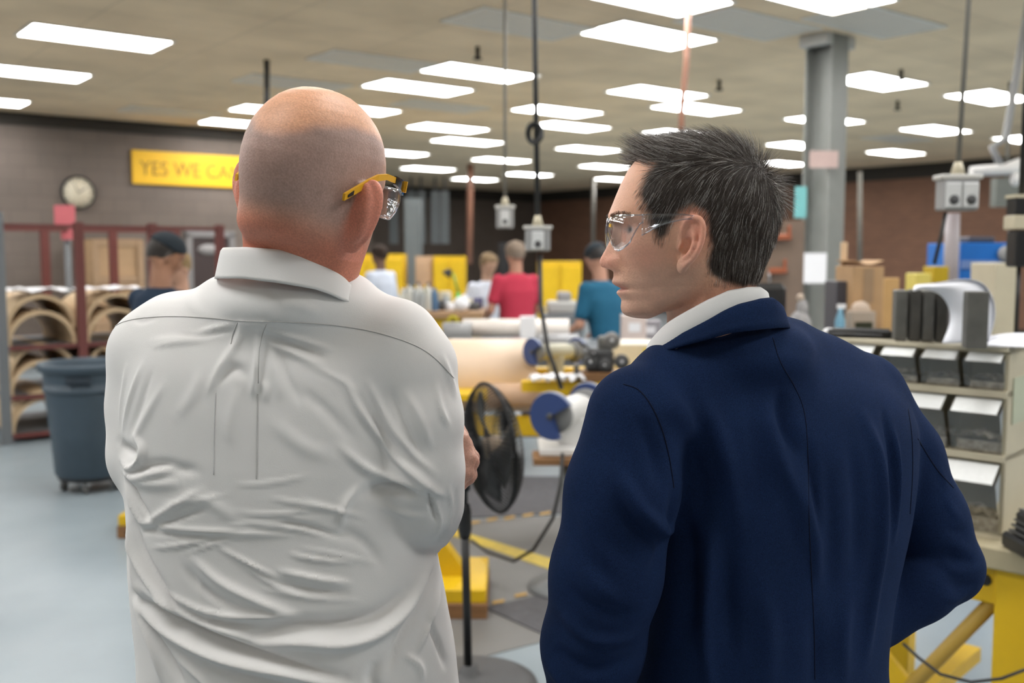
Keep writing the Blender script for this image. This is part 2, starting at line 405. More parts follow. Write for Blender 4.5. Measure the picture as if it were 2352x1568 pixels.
def nets(ax, D, newton=3):
    nx, ny, nz = D.shape; res = float(ax[0][1]-ax[0][0]); ins = D < 0
    cx = np.zeros((nx-1, ny-1, nz-1), F32); cy = cx.copy(); cz = cx.copy(); cnt = cx.copy()
    off = [(i, j, k) for i in (0,1) for j in (0,1) for k in (0,1)]
    sl = lambda o: (slice(o[0], nx-1+o[0]), slice(o[1], ny-1+o[1]), slice(o[2], nz-1+o[2]))
    for a in off:
        for t in range(3):
            if a[t] == 0:
                b = list(a); b[t] = 1; b = tuple(b); da = D[sl(a)]; db = D[sl(b)]; m = (da < 0) != (db < 0)
                f = np.where(m, da/(da-db+1e-12), 0)
                cx += m*(a[0]+(f if t == 0 else 0)); cy += m*(a[1]+(f if t == 1 else 0)); cz += m*(a[2]+(f if t == 2 else 0)); cnt += m
    act = cnt > 0; idx = -np.ones(act.shape, np.int64); I = np.argwhere(act); idx[act] = np.arange(len(I)); c = cnt[act]
    V = np.stack([cx[act]/c+I[:,0], cy[act]/c+I[:,1], cz[act]/c+I[:,2]], 1)*res+np.array([ax[0][0], ax[1][0], ax[2][0]])
    Q = []
    for t in range(3):
        a = D[tuple(slice(0, -1) if i == t else slice(1, -1) for i in range(3))]; b = D[tuple(slice(1, None) if i == t else slice(1, -1) for i in range(3))]
        m = (a < 0) != (b < 0); J = np.argwhere(m); fl_ = (a < 0)[m]
        base = J.copy()
        for i in range(3):
            if i != t: base[:, i] += 1
        u, v = (t+1) % 3, (t+2) % 3
        def g(du, dv):
            k = base.copy(); k[:, u] -= du; k[:, v] -= dv; return idx[k[:,0], k[:,1], k[:,2]]
        q = np.stack([g(1,1), g(0,1), g(0,0), g(1,0)], 1); q[~fl_] = q[~fl_][:, ::-1]; Q.append(q)
    Q = np.concatenate(Q); Q = Q[(Q >= 0).all(1)]
    G = np.gradient(D, res); o3 = np.array([ax[0][0], ax[1][0], ax[2][0]])
    def samp(A, V):
        p = (V-o3)/res; p = np.clip(p, 0, np.array(A.shape)-1.001); i = p.astype(int); f = p-i; r = 0
        for a in off:
            w = np.prod([f[:, k] if a[k] else 1-f[:, k] for k in range(3)], axis=0); r = r+w*A[i[:,0]+a[0], i[:,1]+a[1], i[:,2]+a[2]]
        return r
    V0 = V.copy()
    for _ in range(newton):
        d = samp(D, V); g = np.stack([samp(q, V) for q in G], 1); n2 = (g**2).sum(1)+1e-6
        st = -d[:, None]*g/n2[:, None]; ln = np.linalg.norm(st, axis=1, keepdims=True); V = V+st*np.minimum(1, res*.7/(ln+1e-9))
    dv = V-V0; ln = np.linalg.norm(dv, axis=1, keepdims=True); V = V0+dv*np.minimum(1, res*1.2/(ln+1e-9))
    return V, Q
def lap(V, Q, it=1, lam=.5):
    n = len(V)
    for _ in range(it):
        A = np.zeros_like(V); c = np.zeros(n)
        for k in range(4):
            for j in (1, 3):
                np.add.at(A, Q[:, k], V[Q[:, (k+j) % 4]]); np.add.at(c, Q[:, k], 1)
        V = V+lam*(A/np.maximum(c, 1)[:, None]-V)
    return V
def vnormals(V, Q):
    n = np.cross(V[Q[:,2]]-V[Q[:,0]], V[Q[:,3]]-V[Q[:,1]]); N = np.zeros_like(V)
    for k in range(4): np.add.at(N, Q[:, k], n)
    return N/(np.linalg.norm(N, axis=1, keepdims=True)+1e-12)
def np_mesh(name, V, Q, m, parent, col=None):
    me = bpy.data.meshes.new(name); me.vertices.add(len(V)); me.vertices.foreach_set('co', np.ascontiguousarray(V, dtype=F32).ravel())
    k = Q.shape[1]; me.loops.add(len(Q)*k); me.loops.foreach_set('vertex_index', Q.astype(np.int32).ravel())
    me.polygons.add(len(Q)); me.polygons.foreach_set('loop_start', (np.arange(len(Q))*k).astype(np.int32)); me.polygons.foreach_set('loop_total', np.full(len(Q), k, np.int32))
    me.polygons.foreach_set('use_smooth', np.ones(len(Q), bool)); me.update(calc_edges=True)
    if col is not None:
        a = me.color_attributes.new('Col', 'FLOAT_COLOR', 'POINT'); a.data.foreach_set('color', np.concatenate([col, np.ones((len(col), 1))], 1).astype(F32).ravel())
    if m: me.materials.append(m)
    o = bpy.data.objects.new(name, me); COL.objects.link(o)
    if parent: o.parent = parent
    return o
def seg_d(p, poly, ws):
    # distance from 2D points to a polyline, with the width interpolated along it
    best = np.full(len(p), 9e9); wb = np.full(len(p), ws[0]); tb = np.zeros(len(p)); sg = np.zeros(len(p)); tot = len(poly)-1
    for i in range(tot):
        a, b = poly[i], poly[i+1]; d = b-a; t = np.clip(((p-a)@d)/(d@d), 0, 1); q = a+t[:, None]*d; r = p-q; dd = np.hypot(r[:,0], r[:,1])
        m = dd < best; best[m] = dd[m]; wb[m] = (ws[i]+(ws[i+1]-ws[i])*t)[m]; tb[m] = ((i+t)/tot)[m]
        cr = d[0]*r[:,1]-d[1]*r[:,0]; sg[m] = np.sign(cr)[m]
    return best, wb, tb, sg
def px2(pts, Y):
    return np.array([[at(x, y, Y).x, at(x, y, Y).z] for x, y in pts])
def spl(pts, n=6):
    pts = [np.array(p, float) for p in pts]; out = []; P = [2*pts[0]-pts[1]]+pts+[2*pts[-1]-pts[-2]]
    for i in range(1, len(P)-2):
        for k in range(n):
            t = k/n; out.append(.5*((2*P[i])+(-P[i-1]+P[i+1])*t+(2*P[i-1]-5*P[i]+4*P[i+1]-P[i+2])*t*t+(-P[i-1]+3*P[i]-3*P[i+1]+P[i+2])*t**3))
    out.append(pts[-1]); return np.array(out)
def folds(V, N, strokes, Y, face=-1):
    # cloth folds: each stroke is a ridge (amp>0) or valley (amp<0) running along a line on the back of the garment
    p = V[:, [0, 2]]; D = np.zeros(len(V)); ok = sstep(.0, .35, -N[:, 1]) if face < 0 else 1
    for pts, w, amp in strokes:
        q = px2(spl(pts), Y); ws = np.full(len(q), w*Y/FPX); d, wb, t, sg = seg_d(p, q, ws)
        prof = np.exp(-(d/wb)**2); ends = np.clip(np.sin(np.pi*np.clip(t, .02, .98)), 0, 1)**.6
        D += amp*.001*prof*ends
    return V+N*(D*ok)[:, None]
def fnoise(p, seed=0, octs=4):
    r = np.random.RandomState(seed); o = np.zeros(len(p)); a = 1; fq = 1
    for _ in range(octs):
        for _ in range(5):
            k = r.randn(3); k /= np.linalg.norm(k); o += a*np.sin(p@k*fq*6.28+r.rand()*6.28)/5
        a *= .55; fq *= 1.9
    return o
def to_local(P, c, yaw, pitch=0, roll=0):
    # world arrays -> head frame (x right, y face, z up); yaw>0 turns the face to the right of +Y
    R = np.array(Euler((pitch, roll, -yaw), 'XYZ').to_matrix())
    x, y, z = P[0]-c[0], P[1]-c[1], P[2]-c[2]
    return (R[0,0]*x+R[1,0]*y+R[2,0]*z, R[0,1]*x+R[1,1]*y+R[2,1]*z, R[0,2]*x+R[1,2]*y+R[2,2]*z)
def rot_of(yaw, pitch=0, roll=0): return np.array(Euler((pitch, roll, -yaw), 'XYZ').to_matrix())

def ear(L, side, org, tilt=.42, sc=1.0, lean=.12, back=False, wa=1.0):
    # ear field in head coordinates: plate, helix rim, antihelix, tragus, lobe and a hollow concha
    s = side; a_dir = np.array([s*math.sin(tilt), -math.cos(tilt), 0.]); n_dir = np.array([s*math.cos(tilt), math.sin(tilt), 0.])
    b_dir = np.array([0, -math.sin(lean), math.cos(lean)]); b_dir = b_dir-n_dir*(b_dir@n_dir); b_dir /= np.linalg.norm(b_dir); a_dir = np.cross(b_dir, n_dir)*(1 if s > 0 else -1)
    if a_dir[1] > 0: a_dir = -a_dir
    x, y, z = L[0]-org[0], L[1]-org[1], L[2]-org[2]
    A = (x*a_dir[0]+y*a_dir[1]+z*a_dir[2])/sc/wa; B = (x*b_dir[0]+y*b_dir[1]+z*b_dir[2])/sc; C = (x*n_dir[0]+y*n_dir[1]+z*n_dir[2])/sc
    P = (A, B, C)
    d = ell(P, (.003,.006,.001), (.0165,.027,.0045))
    hel = [(-.008,-.001,.002), (-.012,.010,.004), (-.010,.024,.005), (-.001,.033,.0045), (.010,.034,.0045), (.018,.026,.005), (.0205,.013,.005), (.019,0,.0045), (.0145,-.012,.0045), (.007,-.022,.005), (0,-.029,.003)]
    hl = spl(hel, 3); hr = np.interp(np.linspace(0, 10, len(hl)), range(11), [.0026,.003,.0033,.0035,.0037,.0038,.0038,.0037,.0036,.0038,.004]); d = smin(d, chain(P, [tuple(q) for q in hl], list(hr), .001), .0035)
    if back: d = smin(d, ell(P, (.003,.003,-.004), (.0165,.030,.0055)), .006)
    d = smin(d, ell(P, (-.003,-.027,.002), (.0085,.0105,.0045)), .005)
    d = smax(d, -ell(P, (.0115,.013,.0085), (.0045,.017,.0045)), .003)
    d = smax(d, -ell(P, (-.001,-.003,.006), (.0095,.0125,.0085)), .004)
    d = smin(d, chain(P, [(.001,.024,.0035), (.008,.013,.0045), (.0095,.001,.005), (.006,-.011,.0055), (.0,-.017,.005)], [.0026,.003,.0032,.0032,.003]), .003)
    d = smin(d, ell(P, (-.0115,-.004,.0035), (.0035,.0065,.004)), .003)
    d = smax(d, -ell(P, (-.0065,-.006,.0), (.0042,.0052,.012)), .003)
    return d*sc
# ---------------------------------------------------------------- things on and around the left wall
def lc(p, O, rz=0):   # world point -> local coordinates of a thing at O turned by rz
    d = Vector(p)-Vector(O); c, s = math.cos(-rz), math.sin(-rz); return Vector((d.x*c-d.y*s, d.x*s+d.y*c, d.z))
M_steel = mat('grey_steel', (.16,.17,.18), .45, .3); M_maroon = mat('maroon_paint', (.13,.035,.03), .5); M_ply = mat('pale_plywood', (.56,.41,.25), .6, var=.12, scale=5, stretch=(1,.1,6))
M_plyd = mat('plywood_edge', (.50,.36,.21), .7, var=.15, scale=30); M_yel = mat('yellow_paint', (.66,.42,.008), .42, var=.10, scale=6); M_black = mat('black_plastic', (.012,.012,.013), .4)
M_white = mat('white_paper', (.78,.78,.80), .7, var=.02); M_card = mat('brown_cardboard', (.40,.25,.13), .8, var=.08); M_grey = mat('grey_casting', (.27,.27,.27), .5); M_dgrey = mat('dark_grey_casting', (.06,.06,.062), .5)
M_cream = mat('cream_paint', (.62,.58,.48), .45); M_beige = mat('beige_paint', (.50,.45,.33), .5); M_cable = mat('black_rubber', (.018,.018,.018), .5); M_red = mat('faded_red_card', (.55,.14,.16), .7)
M_metal = mat('bright_metal', (.55,.55,.56), .28, 1.0); M_wood = mat('brown_wood', (.22,.11,.045), .6, var=.25, scale=6, stretch=(1,1,8)); M_blue = mat('machine_blue', (.025,.05,.16), .4); M_copper = mat('copper_hose', (.30,.14,.09), .45)

O = Vector((-4.23, 8.3, 0)); rk = thing('storage_rack', 'maroon and grey steel rack holding curved plywood shells at the left edge', 'rack', O, RZ_U)
def post(x, y, h, m): MB().box((x, y, h/2), (.075, .06, h)).box((x, y, .006), (.12,.1,.012)).build('post', m, rk)
for x in (0, .63, 1.26, 1.89):
    for y in (0, 1.15): post(x, y, 1.93 if x == 0 else 1.86, M_steel if x == 0 else M_maroon)
for z in (.08, .40, .82, 1.84):
    for y in (0, 1.15): MB().box((.945, y+(.0), z-.02), (1.89, .04, .035)).build('beam', M_maroon, rk)
for z in (.08, .40, .82): MB().box((.945, .575, z-.012), (1.85, 1.1, .02)).build('shelf_deck', M_steel, rk)
def shell_mesh(r, th, ln):
    m = MB(); n = 22; pts = []
    for i in range(n+1):
        a = math.pi*(-.02+1.04*i/n); pts.append((math.cos(a), math.sin(a)))
    poly = [(x*r, z*r) for x, z in pts]+[(x*(r-th), z*(r-th)) for x, z in pts[::-1]]
    P = [Vector((x, y, z)) for y in (0, ln) for x, z in poly]; k = len(poly); F = []
    for i in range(k): F.append((i, i+k, (i+1) % k+k, (i+1) % k))
    for i in range(n): F.append((i, i+1, k-2-i, k-1-i)); F.append((k+i+1, k+i, 2*k-1-i, 2*k-2-i))
    return m.add(P, F, False)
lev = ['top shelf', 'middle shelf', 'bottom shelf']
sh0 = None
for ci, cx_ in enumerate((.315, .945, 1.575)):
    for si, z0 in enumerate((.823, .402, .083)):
        for k in range(2):
            zz = z0+.01+.135*k
            if si == 2 and k == 1: zz = z0+.02+.045
            where = ['left bay', 'second bay', 'third bay'][ci]
            lab = '%s curved plywood shell of the pair on the %s, %s of the rack' % (['lower', 'upper'][k], lev[si], where)
            if sh0 is None: o = shell_mesh(.275, .032, 1.0).build('plywood_shell', M_ply); sh0 = o
            else: o = sh0.copy(); COL.objects.link(o)
            p = rk.matrix_basis @ Vector((cx_+random.uniform(-.012,.012), .02+random.uniform(0,.05), zz)); o.location = (O.x+(cx_+.006*k)*UX-(.03+.03*k)*UY, O.y+(cx_+.006*k)*UY+(.03+.03*k)*UX, zz); o.rotation_euler = (0, 0, RZ_U)
            tag(o, lab, 'wooden shell', 'curved plywood shells in the rack')
# crumpled white sheets on the top shells
def sheet(name, lab, O_, rz, w, d, amp, m, seed, z=0, cat='paper', th=.003, group=None):
    rs = random.Random(seed); nx, ny = 14, 8; G = []
    for i in range(nx+1):
        G.append([Vector((w*(i/nx-.5), d*(j/ny-.5), z+amp*(math.sin(i*.9+seed)*math.cos(j*1.1+seed)+1)*.5+amp*.3*rs.random())) for j in range(ny+1)])
    o = MB().grid(G).build(name, m, solid=th); o.location = O_; o.rotation_euler = (0,0,rz); return tag(o, lab, cat, group)
sheet('paper_sheet', 'crumpled white sheet on the top plywood shells, left bay of the rack', (O.x+.32*UX-.3*UY, O.y+.32*UY+.3*UX, 1.262), RZ_U, .5, .5, .03, M_white, 3)
sheet('paper_sheet', 'crumpled white sheet on the top plywood shells, second bay of the rack', (O.x+.95*UX-.3*UY, O.y+.95*UY+.3*UX, 1.262), RZ_U, .5, .5, .03, M_white, 5)
# sign pole behind the rack
p = onz(160, 960); b = at(160, 700, 9.75); t = thing('sign_pole', 'grey steel pole with a faded red card, rising behind the left rack', 'pole', (b.x, b.y, 0), 0)
MB().box((0,0,.01), (.3,.3,.02)).tube([(0,0,.02), (0,0,at(160,480,9.75).z)], .03, 10).build('pole', M_steel, t)
q = at(163,478,9.7); MB().box((0,-.035,q.z-.08), (.20,.006,.22)).box((.03,-.04,q.z-.24), (.14,.006,.12)).build('red_card', M_red, t)

# wall clock
p = onw(180, 442, WL-.035); t = thing('wall_clock', 'round wall clock with pale face and dark rim on the brown wall', 'clock', p, RZ_U)
Rx = rot3(math.pi/2)
MB().lathe([(0,-.03),(.235,-.03),(.24,0),(.235,.022),(.215,.026),(.21,.02)], r=Rx, n=40, caps=False).build('rim', M_black, t)
fc = MB().lathe([(.212,.0),(.212,.012),(0,.0121)], r=Rx, n=40, caps=False).build('face', mat('clock_face', (.62,.56,.43), .5), t)
for k in range(12):
    a = k*math.pi/6; MB().box((math.sin(a)*.18, -.0135, math.cos(a)*.18), (.012,.002,.035), rot3(0,a,0)).build('hour_mark', M_black, fc)
MB().box((.045,-.016,.03), (.012,.002,.12), rot3(0,.98,0)).build('hour_hand', M_black, t); MB().box((-.03,-.018,.06), (.008,.002,.17), rot3(0,-.46,0)).build('minute_hand', M_black, t)
# YES WE CAN banner
a = onw(302, 344, WL-.03); b = onw(302, 421, WL-.03); c_ = onw(612, 356, WL-.03); wdt = (Vector((c_.x, c_.y, 0))-Vector((a.x, a.y, 0))).length; hgt = a.z-b.z
t = thing('banner', 'yellow YES WE CAN banner board hung on the brown wall', 'sign', (a.x, a.y, b.z), RZ_U)
MB().box((wdt/2, 0, hgt/2), (wdt, .03, hgt)).build('board', mat('banner_yellow', (.80,.46,.01), .5, var=.05, scale=2), t)
tx = text_mesh('YES WE CAN', hgt*.62, 'lettering', mat('ochre_lettering', (.24,.15,.015), .6), t, (wdt*.05, -.018, hgt*.27), (math.pi/2, 0, 0)); xs_ = [v.co.x for v in tx.data.vertices]; tx.scale = (wdt*.74/(max(xs_)-min(xs_)), 1, 1)
# dark door in the brown wall
a = onw(438, 553, WL); b = onw(522, 553, WL); dw = (Vector((b.x, b.y, 0))-Vector((a.x, a.y, 0))).length
t = thing('door_1', None, None, (a.x, a.y, 0), RZ_U); t['kind'] = 'structure'
MB().box((dw/2,-.03,.93), (dw,.04,1.86)).build('door_leaf', mat('dark_door', (.035,.022,.022), .5), t)
MB().box((dw/2,-.04,1.90), (dw+.2,.08,.10)).box((-.05,-.04,.95), (.1,.08,1.9)).box((dw+.05,-.04,.95), (.1,.08,1.9)).build('door_frame', mat('grey_frame', (.19,.18,.18), .5), t)
MB().lathe([(0,0),(.18,0),(.18,.01),(0,.01)], c=(dw*.45,-.052,1.66), r=rot3(math.pi/2) @ Matrix.Diagonal((1,.45,1)), n=24, caps=False).build('door_sticker', mat('grey_sticker', (.25,.24,.24), .5), t)
MB().tube([(dw-.08,-.05,.95),(dw-.08,-.10,.95),(dw-.18,-.10,.95)], .012, 8).build('door_handle', M_metal, t)
# stacked pale crates near the wall
a = onw(212, 548, WL-.9); b = onw(328, 548, WL-.9); cw = (Vector((b.x, b.y, 0))-Vector((a.x, a.y, 0))).length; top = a.z
for k in range(3):
    hh = top/3; t = thing('wooden_crate', '%s tan wooden crate of the stack under the yellow banner' % ['lowest', 'middle', 'topmost'][k], 'crate', (a.x, a.y, hh*k), RZ_U, 'stacked tan crates')
    MB().box((cw/2,.4,hh/2), (cw-.04,.76,hh-.006)).build('panel', mat('tan_board', (.42,.27,.15), .7, var=.12, scale=3, stretch=(.3,1,6)), t)
    for z in (.05, hh-.055): MB().box((cw/2,.01,z), (cw,.03,.09)).build('slat', mat('tan_slat', (.36,.235,.14), .7), t)
    for x in (.04, cw-.04): MB().box((x,-.01,hh/2), (.08,.02,hh-.01)).build('batten', mat('tan_slat'), t)

# ---------------------------------------------------------------- wheeled bin
bx = at(214, 1120, 6.72); M_bin = mat('slate_blue_plastic', (.05,.074,.098), .5, var=.08)
t = thing('waste_bin', 'slate blue round waste bin on a wheeled dolly beside the white shirt', 'bin', (bx.x, bx.y, 0))
zt = at(214, 838, 6.5).z; z0 = .10
MB().lathe([(.0,z0),(.215,z0),(.235,z0+.02),(.262,zt*.62),(.275,zt-.19),(.292,zt-.185),(.295,zt-.16),(.282,zt-.155),(.288,zt-.06),(.318,zt-.05),(.324,zt-.012),(.318,zt),(.300,zt),(.292,zt-.03),(.255,z0+.3),(.22,z0+.03),(0,z0+.03)], n=40, caps=False).build('tub', M_bin, t)
for a in (math.radians(-80), math.radians(100), math.radians(-200), math.radians(-10)):
    MB().box((math.cos(a)*.297, math.sin(a)*.297, zt-.10), (.03,.16,.045), rot3(0,0,a), .01).build('handle_recess', mat('slate_dark', (.02,.03,.042), .5), t)
d_ = MB().lathe([(.0,.075),(.20,.075),(.22,.085),(.22,.10),(0,.10)], n=30, caps=False).build('dolly', M_black, t)
for k in range(5):
    a = k*2*math.pi/5-1.4; cx_, cy_ = math.cos(a)*.18, math.sin(a)*.18
    MB().tube([(cx_-.012,cy_,.038),(cx_+.012,cy_,.038)], .038, 14).build('wheel', mat('grey_rubber', (.12,.12,.12), .6), d_)
    MB().box((cx_,cy_,.066), (.05,.03,.02)).build('caster_bracket', M_metal, d_)

# ---------------------------------------------------------------- floor mats, tape lines
def flat_poly(name, pts, z, m, lab, cat, th=.004, kind=None, group=None):
    w = [onz(x, y) for x, y in pts]; c0 = sum(w, Vector())/len(w); k = len(w)
    P = [(v.x-c0.x, v.y-c0.y, 0) for v in w]+[(v.x-c0.x, v.y-c0.y, th) for v in w]
    F = [tuple(range(k))[::-1], tuple(range(k, 2*k))]+[(i, (i+1) % k, (i+1) % k+k, i+k) for i in range(k)]
    o = MB().add(P, F).build(name, m); o.location = (c0.x, c0.y, z); return tag(o, lab, cat, group, kind)
M_mat = mat('charcoal_mat', (.085,.083,.09), .75, var=.2, scale=20); M_gfl = mat('grey_aisle_paint', (.165,.16,.155), .5, var=.1, scale=3); M_tape = mat('yellow_floor_tape', (.62,.46,.06), .5, var=.15, scale=20)
flat_poly('floor_mat', [(760,1210),(1560,1172),(1560,1392),(760,1600)], .0, M_gfl, 'grey painted aisle strip on the floor behind the fan pole', 'floor mat', .003)
flat_poly('floor_mat', [(820,1092),(1530,1097),(1560,1168),(760,1206)], .0, M_mat, 'charcoal rubber mat on the floor below the fan cage', 'floor mat', .006)
flat_poly('floor_mat', [(1112,1398),(1500,1312),(1560,1345),(1560,1600)], .004, M_mat, 'charcoal mat wedge on the floor between the two men', 'floor mat', .005)
flat_poly('floor_tape', [(700,1128),(1040,1232),(1300,1322),(1300,1295),(1046,1218),(700,1116)], .004, M_tape, 'solid yellow tape line crossing the grey aisle behind the fan pole', 'floor tape', .002)
M_dash = mat('amber_dash', (.50,.30,.08), .6)
def dash(x, y, s, lab): flat_poly('floor_dash', [(x-s,y+s*.3),(x+s,y-s*.05),(x+s*1.05,y-s*.45),(x-s*.9,y-s*.12)], .0065, M_dash, lab, 'floor marking', .002, group='amber dashes edging the mats')
for i, (x, y) in enumerate([(1090,1203),(1130,1196),(1170,1192),(1212,1186),(1252,1182)]): dash(x, y, 12, 'amber dash on the far mat edge, %s from the fan pole' % ['first','second','third','fourth','fifth'][i])
for i, (x, y) in enumerate([(1144,1386),(1196,1370),(1246,1356)]): dash(x, y, 14, 'amber dash on the near mat edge, %s from the yellow trestle' % ['first','second','third'][i])

# ---------------------------------------------------------------- yellow trestles
def trestle(bx, by, lab, flip=1, z=0, low=False):
    t = thing('trestle', lab, 'trestle', (bx, by, 0), RZ_U*0)
    MB().box((0,0,.035), (.34,.50,.07), bev=.004).build('wooden_foot', M_wood, t)
    MB().box((0,0,.10), (.33,.48,.06), bev=.004).build('base_beam', M_yel, t)
    if low: MB().prism([(-.10,.16),(.02,.16),(.16,.13),(-.165,.13)], .2, (0,0,0)).build('sloped_cap', M_yel, t); return t
    MB().prism([(-.30*flip,.52),(-.20*flip,.52),(.08*flip,.13),(-.10*flip,.13)], .10, (0,0,0)).build('leg', M_yel, t)
    MB().box((-.26*flip,0,.545), (.2,.5,.05), bev=.004).build('top_beam', M_yel, t); return t
p = onz(1008, 1425); trestle(p.x+.04, p.y+.26, 'yellow trestle with a wooden foot beside the fan pole')
p = onz(285, 1237); trestle(p.x+.13, p.y+.25, 'low yellow floor bracket half hidden behind the left side of the white shirt', 1, 0, True).name = 'floor_bracket'

# ---------------------------------------------------------------- pedestal fan
fp = onz(1078, 1578); t = thing('pedestal_fan', 'black pedestal fan between the two men', 'fan', (fp.x, fp.y, 0))
MB().lathe([(0,0),(.245,0),(.252,.008),(.248,.02),(.20,.034),(.06,.045),(.035,.06),(.03,.085),(0,.085)], n=48, caps=False).build('base', mat('fan_base_grey', (.07,.07,.072), .55), t)
fz = at(1128, 1025, fp.y).z; px_ = at(1068, 1300, fp.y).x-fp.x
MB().tube([(px_*.3,0,.08),(px_,0,.62)], .0155, 14).build('lower_pole', M_black, t); MB().tube([(px_,0,.56),(px_,0,.595),(px_,0,.66),(px_,0,.69)], [.020,.026,.024,.016], 14).build('height_collar', M_black, t)
MB().tube([(px_,0,.66),(px_,0,fz-.02)], .0115, 12).build('upper_pole', M_black, t)
hc = Vector((at(1128,1025,fp.y).x-fp.x, -.02, fz)); ang = math.radians(68); Rf = rot3(0, 0, -ang) @ rot3(math.radians(4), 0, 0)    # local y = fan axis
f2 = lambda x, y, z: hc+Rf @ Vector((x, y, z)); RF = .232
def grille(sgn, name, dep, nw):
    g = MB(); c0 = [(RF*math.cos(a), RF*math.sin(a)) for a in np.linspace(0, 2*math.pi, 49)[:-1]]
    g.tube([f2(x, 0, z) for x, z in c0], .0055, 6, close=True)
    for rr, yy in ((.6, .86), (.22, 1.0)): g.tube([f2(x*rr, sgn*dep*yy, z*rr) for x, z in c0], .0022, 5, close=True)
    for k in range(nw):
        a = 2*math.pi*k/nw; P = []
        for s_ in (1, .985, .93, .8, .6, .4, .2): P.append(f2(RF*s_*math.cos(a+.5*(1-s_)), sgn*dep*min(1, (1-s_**2.2)*1.3)**.6 if s_ < 1 else 0, RF*s_*math.sin(a+.5*(1-s_))))
        g.tube(P, .0019, 3, cap=False)
    return g.build(name, M_black, t)
grille(1, 'front_grille', .075, 84); grille(-1, 'rear_grille', .065, 84)
MB().lathe([(0,.074),(.045,.074),(.05,.068),(.05,.06)], c=hc, r=Rf @ rot3(-math.pi/2), n=24, caps=False).build('badge', M_metal, t)
MB().lathe([(0,-.16),(.05,-.155),(.065,-.12),(.065,-.06),(.05,-.045),(0,-.04)], c=hc, r=Rf @ rot3(-math.pi/2), n=24, caps=False).build('motor_housing', M_black, t)
MB().tube([f2(0,-.10,-.05), (px_, 0, fz-.10), (px_,0,fz-.16)], .02, 10).build('neck_joint', M_black, t)
MB().lathe([(0,-.02),(.04,-.02),(.04,.03),(0,.035)], c=hc, r=Rf @ rot3(-math.pi/2), n=20, caps=False).build('hub', mat('fan_hub_tan', (.3,.22,.15), .5), t)
for k in range(3):
    a0 = k*2*math.pi/3; G = []
    for i in range(9):
        r_ = .04+.165*i/8; w_ = .55+.45*math.sin(i/8*2.4); G.append([f2(r_*math.cos(a0+w_*(j/6-.5)*1.3), .022*(j/6-.5)*2, r_*math.sin(a0+w_*(j/6-.5)*1.3)) for j in range(7)])
    MB().grid(G).build('blade', mat('smoke_blade', (.03,.03,.03), .3), t, solid=.002)

# ---------------------------------------------------------------- steel column
cp = Vector((2.83, 9.2, 0)); M_col = mat('grey_green_column', (.235,.24,.225), .45, .1, var=.05)
t = thing('steel_column', None, None, cp, RZ_U); t.name = 'trim_4'; t['kind'] = 'structure'
MB().box((0,-.13,CEIL/2), (.25,.018,CEIL)).box((0,.13,CEIL/2), (.25,.018,CEIL)).box((0,0,CEIL/2), (.014,.25,CEIL)).build('flanged_column', M_col, t)
for s_ in (-1, 1): MB().box((s_*.17,0,CEIL-.055), (.10,.28,.10)).build('ceiling_bracket', mat('white_bracket', (.5,.5,.48), .5), t)
MB().box((0,0,.01), (.36,.36,.02)).build('base_plate', M_col, t)
def on_col(px0, px1, py0, py1, name, m, lab, off=.03):
    Yc = cp.y-.20; a = at(px0, py0, Yc); b = at(px1, py1, Yc)
    o = MB().box((0,0,0), (b.x-a.x, .006, a.z-b.z)).build(name, m); o.location = ((a.x+b.x)/2, Yc-off, (a.z+b.z)/2); return tag(o, lab, 'sign')
on_col(1829, 1895, 581, 650, 'paper_notice', M_white, 'white paper notice wrapped on the steel column')
on_col(1858, 1922, 347, 386, 'label_strip', mat('pinkish_label', (.45,.33,.30), .6), 'pinkish label strip near the top of the steel column')
on_col(1827, 1853, 428, 500, 'teal_notice', mat('teal_card', (.16,.42,.42), .6), 'small teal notice on the left side of the steel column', -.02)

# ---------------------------------------------------------------- hanging cords and outlet boxes
def drop(px, py, Y, w_px, h_px, lab, lean=0, cw=.008, mcord=None, faces=1, cord_px=None):
    c0 = at(px, py, Y); w_ = w_px*Y/FPX; h_ = h_px*Y/FPX; d_ = w_*.55
    t = thing('outlet_box', lab, 'outlet box', (c0.x, c0.y, c0.z)); z1 = CEIL-c0.z; x1 = (cord_px[0] if cord_px else lean)
    MB().tube([(x1,0,z1), (x1*.45,0,z1*.45), (0,0,h_/2+.02)], cw, 8).build('cord', mcord or M_cable, t)
    MB().tube([(0,0,h_/2-.001), (0,0,h_/2+.05)], [.028,.014], 12).build('strain_relief', M_beige, t)
    MB().box((0,0,0), (w_*.86,d_,h_*.86), bev=.006).build('housing', M_grey, t); MB().box((0,0,h_*.44), (w_,d_*1.1,h_*.13), bev=.004).build('lid', mat('pale_grey_lid', (.5,.49,.46), .5), t)
    for k in range(faces):
        x = (k-(faces-1)/2)*w_*.42; f_ = MB().box((x,-d_/2-.004,-h_*.04), (w_*(.38 if faces == 2 else .42),.01,h_*.66), bev=.004).build('cover_plate', mat('pale_plate', (.55,.56,.56), .4), t)
        MB().lathe([(0,0),(w_*.12,0),(w_*.12,.004),(0,.004)], c=(x,-d_/2-.008,-h_*.16), r=rot3(math.pi/2), n=16, caps=False).build('socket', M_dgrey, f_)
    return t
drop(1160, 500, 6.4, 46, 56, 'small grey outlet box hanging on a thin cord right of the bald head', 0, .010, mat('grey_cord', (.16,.15,.13), .6))
drop(1235, 550, 4.9, 66, 62, 'grey outlet box hanging on the black cable with the looped knot', -.03, .013)
drop(2198, 446, 3.9, 92, 86, 'double grey outlet box hanging in front of the brick wall', .04, .010, mat('grey_cord'), 2)
p = at(1228, 306, 4.9); t = thing('cable_knot', 'looped knot of black cable above the right hanging outlet box', 'cable', p)
